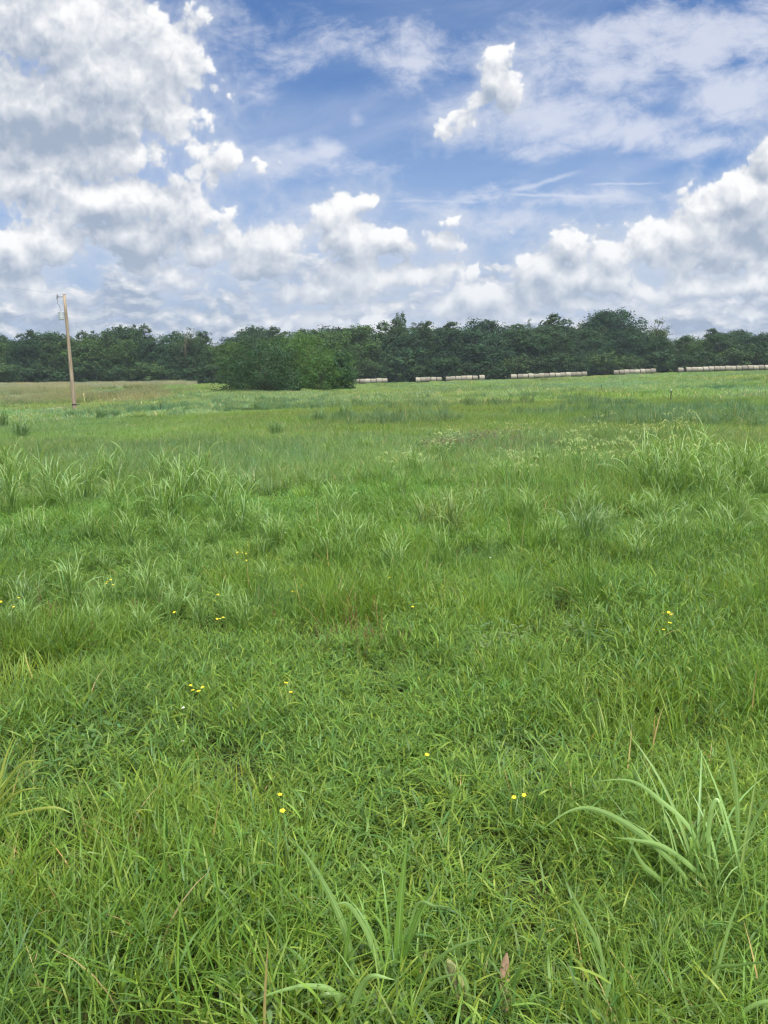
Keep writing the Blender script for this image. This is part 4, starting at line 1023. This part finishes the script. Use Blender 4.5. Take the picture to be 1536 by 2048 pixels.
for pl, lab in [([(367, 1418)], 'white flower head low in the left half below the yellow group'), ([(366, 1486)], 'tiny white flower under the white flower head in the left half'),
                (c6([(557, 415)]), 'tiny white flower right of the yellowish clump'), (c6([(425, 512)]), 'white flower below the yellowish grass clump'),
                (c5([(1005, 428), (1018, 440), (1000, 448), (1140, 412), (990, 462), (850, 412)]), 'tiny white flower right of the left grass stand')]:
    for i, (px, py) in enumerate(sorted(pl)): flower(px, py, .22, True, lab + (', %s from left' % ORD[i] if len(pl) > 1 else ''), 'tiny white flowers by the left stand' if len(pl) > 1 else None)
wp = [bundle('white_flower_patch', [ribbons(disc(rng, 150, 1.1) + np.array([0, 0, .5]) + rng.normal(0, .08, (150, 3)), rng.uniform(0, 6.3, 150), rng.uniform(.9, 1.5, 150), .1, .07, .05, 1, (.55, .57, .5), .1),
                                    ribbons(disc(rng, 260, 1.1), rng.uniform(0, 6.3, 260), rng.uniform(0, .4, 260), .4, .5, .02, 3, (.09, .13, .05), .15)], M_leafg)]
def wput(px0, px1, py, n, lab):
    a = np.array([tuple(hit(rng.uniform(px0, px1), py + rng.normal(0, 2)))[:2] for _ in range(n)]); put('white_wildflowers', lab, wp, a[:, 0], a[:, 1], (.5, .9))
wput(0, 78, 800, 14, 'patch of white wildflowers in the field left of the utility pole'); wput(228, 250, 806, 5, 'small patch of white wildflowers right of the utility pole'); wput(108, 120, 828, 2, 'tiny white flower patch at the foot of the utility pole')

# ------------------------------------------------------------------ utility pole with transformer
base = hit(150, 827); base.z = h1(base.x, base.y)
pY = base.y
def pp(px, py, dy=0): return at_dist(px, py, pY + dy) - base
M_wood = plain('weathered_pole_wood', (0.37, 0.31, 0.23), .85, .15, .4, 9, (3, 3, .12), dark=(0.21, 0.155, 0.105), bump=.15)
M_grey = plain('galvanised_tank', (0.42, 0.46, 0.48), .5, .4, .08, 3, metal=0); M_iron = plain('dark_iron', (0.07, 0.075, 0.08), .6, .4, .3, 12); M_porc = plain('grey_porcelain', (0.30, 0.31, 0.33), .3, .5, .1, 10)
M_band = plain('black_band', (0.015, 0.015, 0.015), .6, .3, .2, 20)
pole = empty('utility_pole', base); tag(pole, 'leaning weathered wooden utility pole with a grey transformer, standing in the field at left', 'utility pole')
topv = pp(128.5, 590)
r0, r1 = .17, .10
ax = topv
def on_axis(t): return ax * t
obj('shaft', mk_mesh('shaft', *tube([ax * t for t in (-.03, 0, .1, .25, .4, .55, .7, .85, 1.0)], [r0 + (r1 - r0) * t for t in (0, 0, .1, .25, .4, .55, .7, .85, 1)], 16), M_wood), pole)
obj('pole_cap', mk_mesh('pole_cap', *tube([ax * 1.0, ax * 1.004], [r1 * 1.06] * 2, 16), plain('pole_top', (.16, .11, .09), .9, .1)), pole)
tb = ax * .072; obj('band', mk_mesh('band', *tube([tb, tb + ax.normalized() * .09], [r0 * 1.04] * 2, 16), M_band), pole)
obj('ground_bracket', mk_mesh('ground_bracket', *join([tube([tb + Vector((.15, -.02, .04)), tb + Vector((.42, -.05, .05)), tb + Vector((.55, -.06, .2))], .018, 6), tube([tb + Vector((.4, -.05, .05)), tb + Vector((.36, -.1, -.02))], .015, 6)]), M_iron), pole)
hk = on_axis(.655); obj('step_hook', mk_mesh('step_hook', *tube([hk + Vector((.12, 0, .0)), hk + Vector((.25, -.02, .0)), hk + Vector((.26, -.02, -.14))], .018, 6), M_iron), pole)
# cutout arm and fuse
c0 = on_axis(.985) ; arm_e = pp(115, 594, -.1)
arm = obj('cutout_arm', mk_mesh('cutout_arm', *tube([c0, arm_e], .028, 6), M_iron), pole)
fz = arm_e
obj('fuse_cutout', mk_mesh('fuse_cutout', *join([lathe([(0, .28), (.02, .27), (.025, .2), (.055, .18), (.03, .16), (.06, .12), (.03, .09), (.06, .05), (.03, .02), (.055, -.03), (.03, -.06), (.035, -.2), (.02, -.26), (0, -.27)], 10, tuple(fz)), tube([fz + Vector((-.06, -.02, .2)), fz + Vector((-.09, -.03, -.2))], .018, 6)]), M_porc), arm)
obj('lead_wire', mk_mesh('lead_wire', *tube([fz + Vector((0, 0, -.25)), pp(114.5, 606, -.1), pp(119, 612, -.15), pp(121, 619, -.15)], .014, 5), M_iron), pole)
# transformer
t0 = pp(123.5, 639.5, -.3); th = (pp(123, 623.5, -.3) - t0).length; axu = ax.normalized()
tank = obj('transformer_tank', mk_mesh('transformer_tank', *lathe([(0, 0), (.185, 0), (.20, .02), (.20, th * .30), (.208, th * .31), (.208, th * .34), (.20, th * .35), (.20, th * .86), (.215, th * .87), (.215, th * .93), (.17, th * .985), (0, th)], 24), M_grey, smooth=False), pole, loc=t0)
tank.rotation_euler = axu.to_track_quat('Z', 'Y').to_euler()
for z in (.28, .72): obj('mount_bracket', mk_mesh('mount_bracket', *tube([t0 + axu * th * z, on_axis((t0.z + th * z) / ax.z)], .03, 6), M_iron), pole)
for dx_, hh_ in ((-.10, .22), (.03, .28)):
    obj('bushing', mk_mesh('bushing', *lathe([(0, 0), (.035, 0), (.03, .03), (.055, .05), (.03, .07), (.05, .1), (.028, .12), (.045, .15), (.02, .17), (.015, hh_), (0, hh_)], 10, (dx_, -.04, th * .96)), M_porc), tank)
for z in (.3, .66): obj('lug', mk_mesh('lug', *lathe([(0, -.03), (.03, -.02), (.045, .02), (.03, .05), (0, .06)], 8, (-.245, -.03, th * z)), M_porc), tank)
# overhead line leaving towards the upper left, and the guy wire with its yellow guard
def wire(pts_, r): return mk_mesh('wire', *tube(pts_, r, 5), M_iron)
a0 = base + fz + Vector((0, 0, .25)); b0 = at_dist(-420, 508, pY + 4); pts_ = [a0.lerp(b0, t) - Vector((0, 0, 1.0 * 4 * t * (1 - t) * .15)) - a0 for t in [i / 14 for i in range(15)]]
pw = obj('power_line', wire(pts_, .0035), loc=a0); tag(pw, 'thin overhead wire running from the pole top out of the left edge', 'wire')
gb = hit(174.5, 826); gw = empty('guy_wire', gb); tag(gw, 'thin guy wire with a yellow plastic guard anchored right of the utility pole', 'guy wire')
gtop = base + ax * .93; dirv = (gtop - gb)
obj('wire', wire([Vector((0, 0, -.1)), dirv * .5, dirv], .006), gw)
obj('guard', mk_mesh('guard', *tube([dirv * .008, dirv * .185], .020, 8), plain('yellow_guard', (.42, .42, .14), .6, .3, .15, 6)), gw)
obj('anchor', mk_mesh('anchor', *tube([dirv.normalized() * -.25, dirv.normalized() * .14], .022, 6), M_iron), gw)

# ------------------------------------------------------------------ thin fence posts
M_post = plain('dark_post', (0.045, 0.045, 0.04), .7, .3, .3, 15); M_ptop = plain('pale_post_top', (0.6, 0.6, 0.56), .7, .3, .1, 15)
def post(px, pyb, pyt, lab, white=False):
    b = hit(px, pyb); hh = (pyb - pyt) / FPX * b.y + .12; t = empty('fence_post', b, .3); tag(t, lab, 'post', 'thin posts standing in the field')
    obj('stake', mk_mesh('stake', *join([boxm(0, 0, hh / 2 - .1, .045, .012, hh + .2), boxm(0, .016, hh / 2 - .1, .012, .03, hh + .2)]), M_post), t)
    for k in range(3): obj('wire_clip', mk_mesh('wire_clip', *lathe([(0, -.012), (.02, -.01), (.03, 0), (.02, .01), (0, .012)], 8, (0, -.03, hh * (.5 + .2 * k))), M_post), t)
    obj('post_top', mk_mesh('post_top', *boxm(0, 0, hh + .03, .052, .03, .07), M_ptop if white else M_post), t)
post(321.5, 832, 814, 'thin dark post in the grass between the pole and the thicket')
post(1202, 789, 775, 'thin dark post below the eight bale row, farther than the pale topped one')
post(1341, 810, 787, 'thin dark post with a pale top at right in the field', True)
post(1533, 773, 755, 'thin dark post at the very right edge of the field')

# ------------------------------------------------------------------ round hay bales
M_hay = plain('weathered_hay', (0.25, 0.235, 0.19), .95, .08, .25, 5, (1, 6, 6), dark=(0.185, 0.17, 0.135), bump=.3)
_nt = M_hay.node_tree; _oi = _nt.nodes.new('ShaderNodeObjectInfo'); _pb = next(n for n in _nt.nodes if n.type == 'BSDF_PRINCIPLED')
_src = S(_nt, _pb.inputs['Base Color'].links[0].from_socket); _cc = vmath(_nt, 'SCALE', _src); _f = S(_nt, _oi.outputs['Random']) * 0.55 + 0.74
_nt.links.new(_f.k, _cc.k.node.inputs['Scale']); _nt.links.new(_cc.k, _pb.inputs['Base Color'])
M_hayend = plain('hay_end', (0.15, 0.115, 0.08), .95, .05, .35, 14)
def bale_mesh(seed, W=1.48, Rr=.76):
    r = random.Random(seed); n = 28; m = 8; V = []
    for i in range(m + 1):
        t = i / m; x = (t - .5) * W; q = 1 - .05 * (abs(2 * t - 1) ** 6)
        for k in range(n):
            a = 2 * math.pi * k / n; rad = Rr * q * (1 + .012 * math.sin(3 * a + seed) + r.uniform(-.008, .008)); z = math.sin(a) * rad
            V.append((x + r.uniform(-.01, .01), math.cos(a) * rad * 1.02, max(z, -Rr * .93) + Rr * .93))
    F = np.array([(i * n + k, (i + 1) * n + k, (i + 1) * n + (k + 1) % n, i * n + (k + 1) % n) for i in range(m) for k in range(n)])
    side = mk_mesh('net_wrapped_side', V, F, M_hay)
    ev = []; ef = []
    for s in (-1, 1):
        for j, q in enumerate((.95, .7, .45, .2)):
            for k in range(n):
                a = 2 * math.pi * k / n; z = math.sin(a) * Rr * q; ev.append((s * (W / 2 + .02 * math.sin(j * 2.2) + .012 * (j > 0)), math.cos(a) * Rr * q, max(z, -Rr * .93) + Rr * .93))
        o = (0 if s < 0 else 4 * n)
        for j in range(3):
            for k in range(n):
                f = (o + j * n + k, o + j * n + (k + 1) % n, o + (j + 1) * n + (k + 1) % n, o + (j + 1) * n + k); ef.append(f if s > 0 else f[::-1])
    caps = np.array([[3 * n + k for k in range(n)][::-1], [7 * n + k for k in range(n)]])
    return side, mk_mesh('end_face', ev, [np.array(ef), caps], M_hayend)
BALES = [bale_mesh(i) for i in range(3)]
def row(x0, x1, y0, y1, n, where, gaps=(), Y=213):
    k = 0
    for i in range(n):
        px = x0 + (x1 - x0) * (i + .5) / n
        if i in gaps: continue
        p = at(px, Y + rc.uniform(-.15, .3)); w = (x1 - x0) / n / FPX * Y
        ct = empty('hay_bale', (p.x, p.y, p.z - .05), rc.uniform(-.09, .09) + row.tilt)
        s = w / 1.50 * rc.uniform(.92, .965); ct.scale = (s, rc.uniform(.95, 1.03), rc.uniform(.95, 1.04))
        tag(ct, 'round hay bale, %s' % where if n == 1 else '%s round hay bale from the left in the %s' % (ORD[k], where), 'hay bale', 'round hay bales lined up along the tree line')
        me = rc.choice(BALES); obj('net_wrapped_side', me[0], ct); obj('end_face', me[1], ct); k += 1
row.tilt = 0
row(708, 775, 768, 768, 6, 'leftmost row, beside the thicket')
row(831, 861, 765, 764, 3, 'short row right of the leftmost row'); 
row(862, 883, 765, 764, 2, 'pair ending the short row')
row(891, 911, 762, 761, 2, 'pair starting the loose middle row'); row(911.5, 922, 762, 761, 1, 'single one after the first pair of the loose middle row')
row(922.5, 944, 761, 760, 2, 'second pair of the loose middle row'); row(944.5, 955, 760, 760, 1, 'last but one in the loose middle row'); row(958, 969, 760, 760, 1, 'standing apart at the right end of the loose middle row')
row(1021, 1033, 756, 756, 1, 'standing apart at the left end of the long middle row'); row(1034.5, 1173, 756, 752, 13, 'long middle row')
row.tilt = .03
row(1226, 1310, 750, 747, 8, 'row of eight')
row(1354, 1365, 746, 744, 1, 'standing apart at the left end of the rightmost row'); row(1370, 1570, 744, 738, 18, 'rightmost row')

# ------------------------------------------------------------------ summer haze
def haze():
    m, nt, o = mat('haze'); v = nt.nodes.new('ShaderNodeVolumePrincipled')
    v.inputs['Density'].default_value = 0.00022; v.inputs['Color'].default_value = (0.78, 0.89, 1.0, 1); v.inputs['Anisotropy'].default_value = 0.2
    nt.links.new(v.outputs[0], o.inputs['Volume'])
    b = obj('haze', mk_mesh('haze', *boxm(0, 0, 7, 4100, 4100, 40), m)); tag(b, 'thin bluish summer haze over the whole field', None, kind='stuff')
    b.location.z = 0
haze()
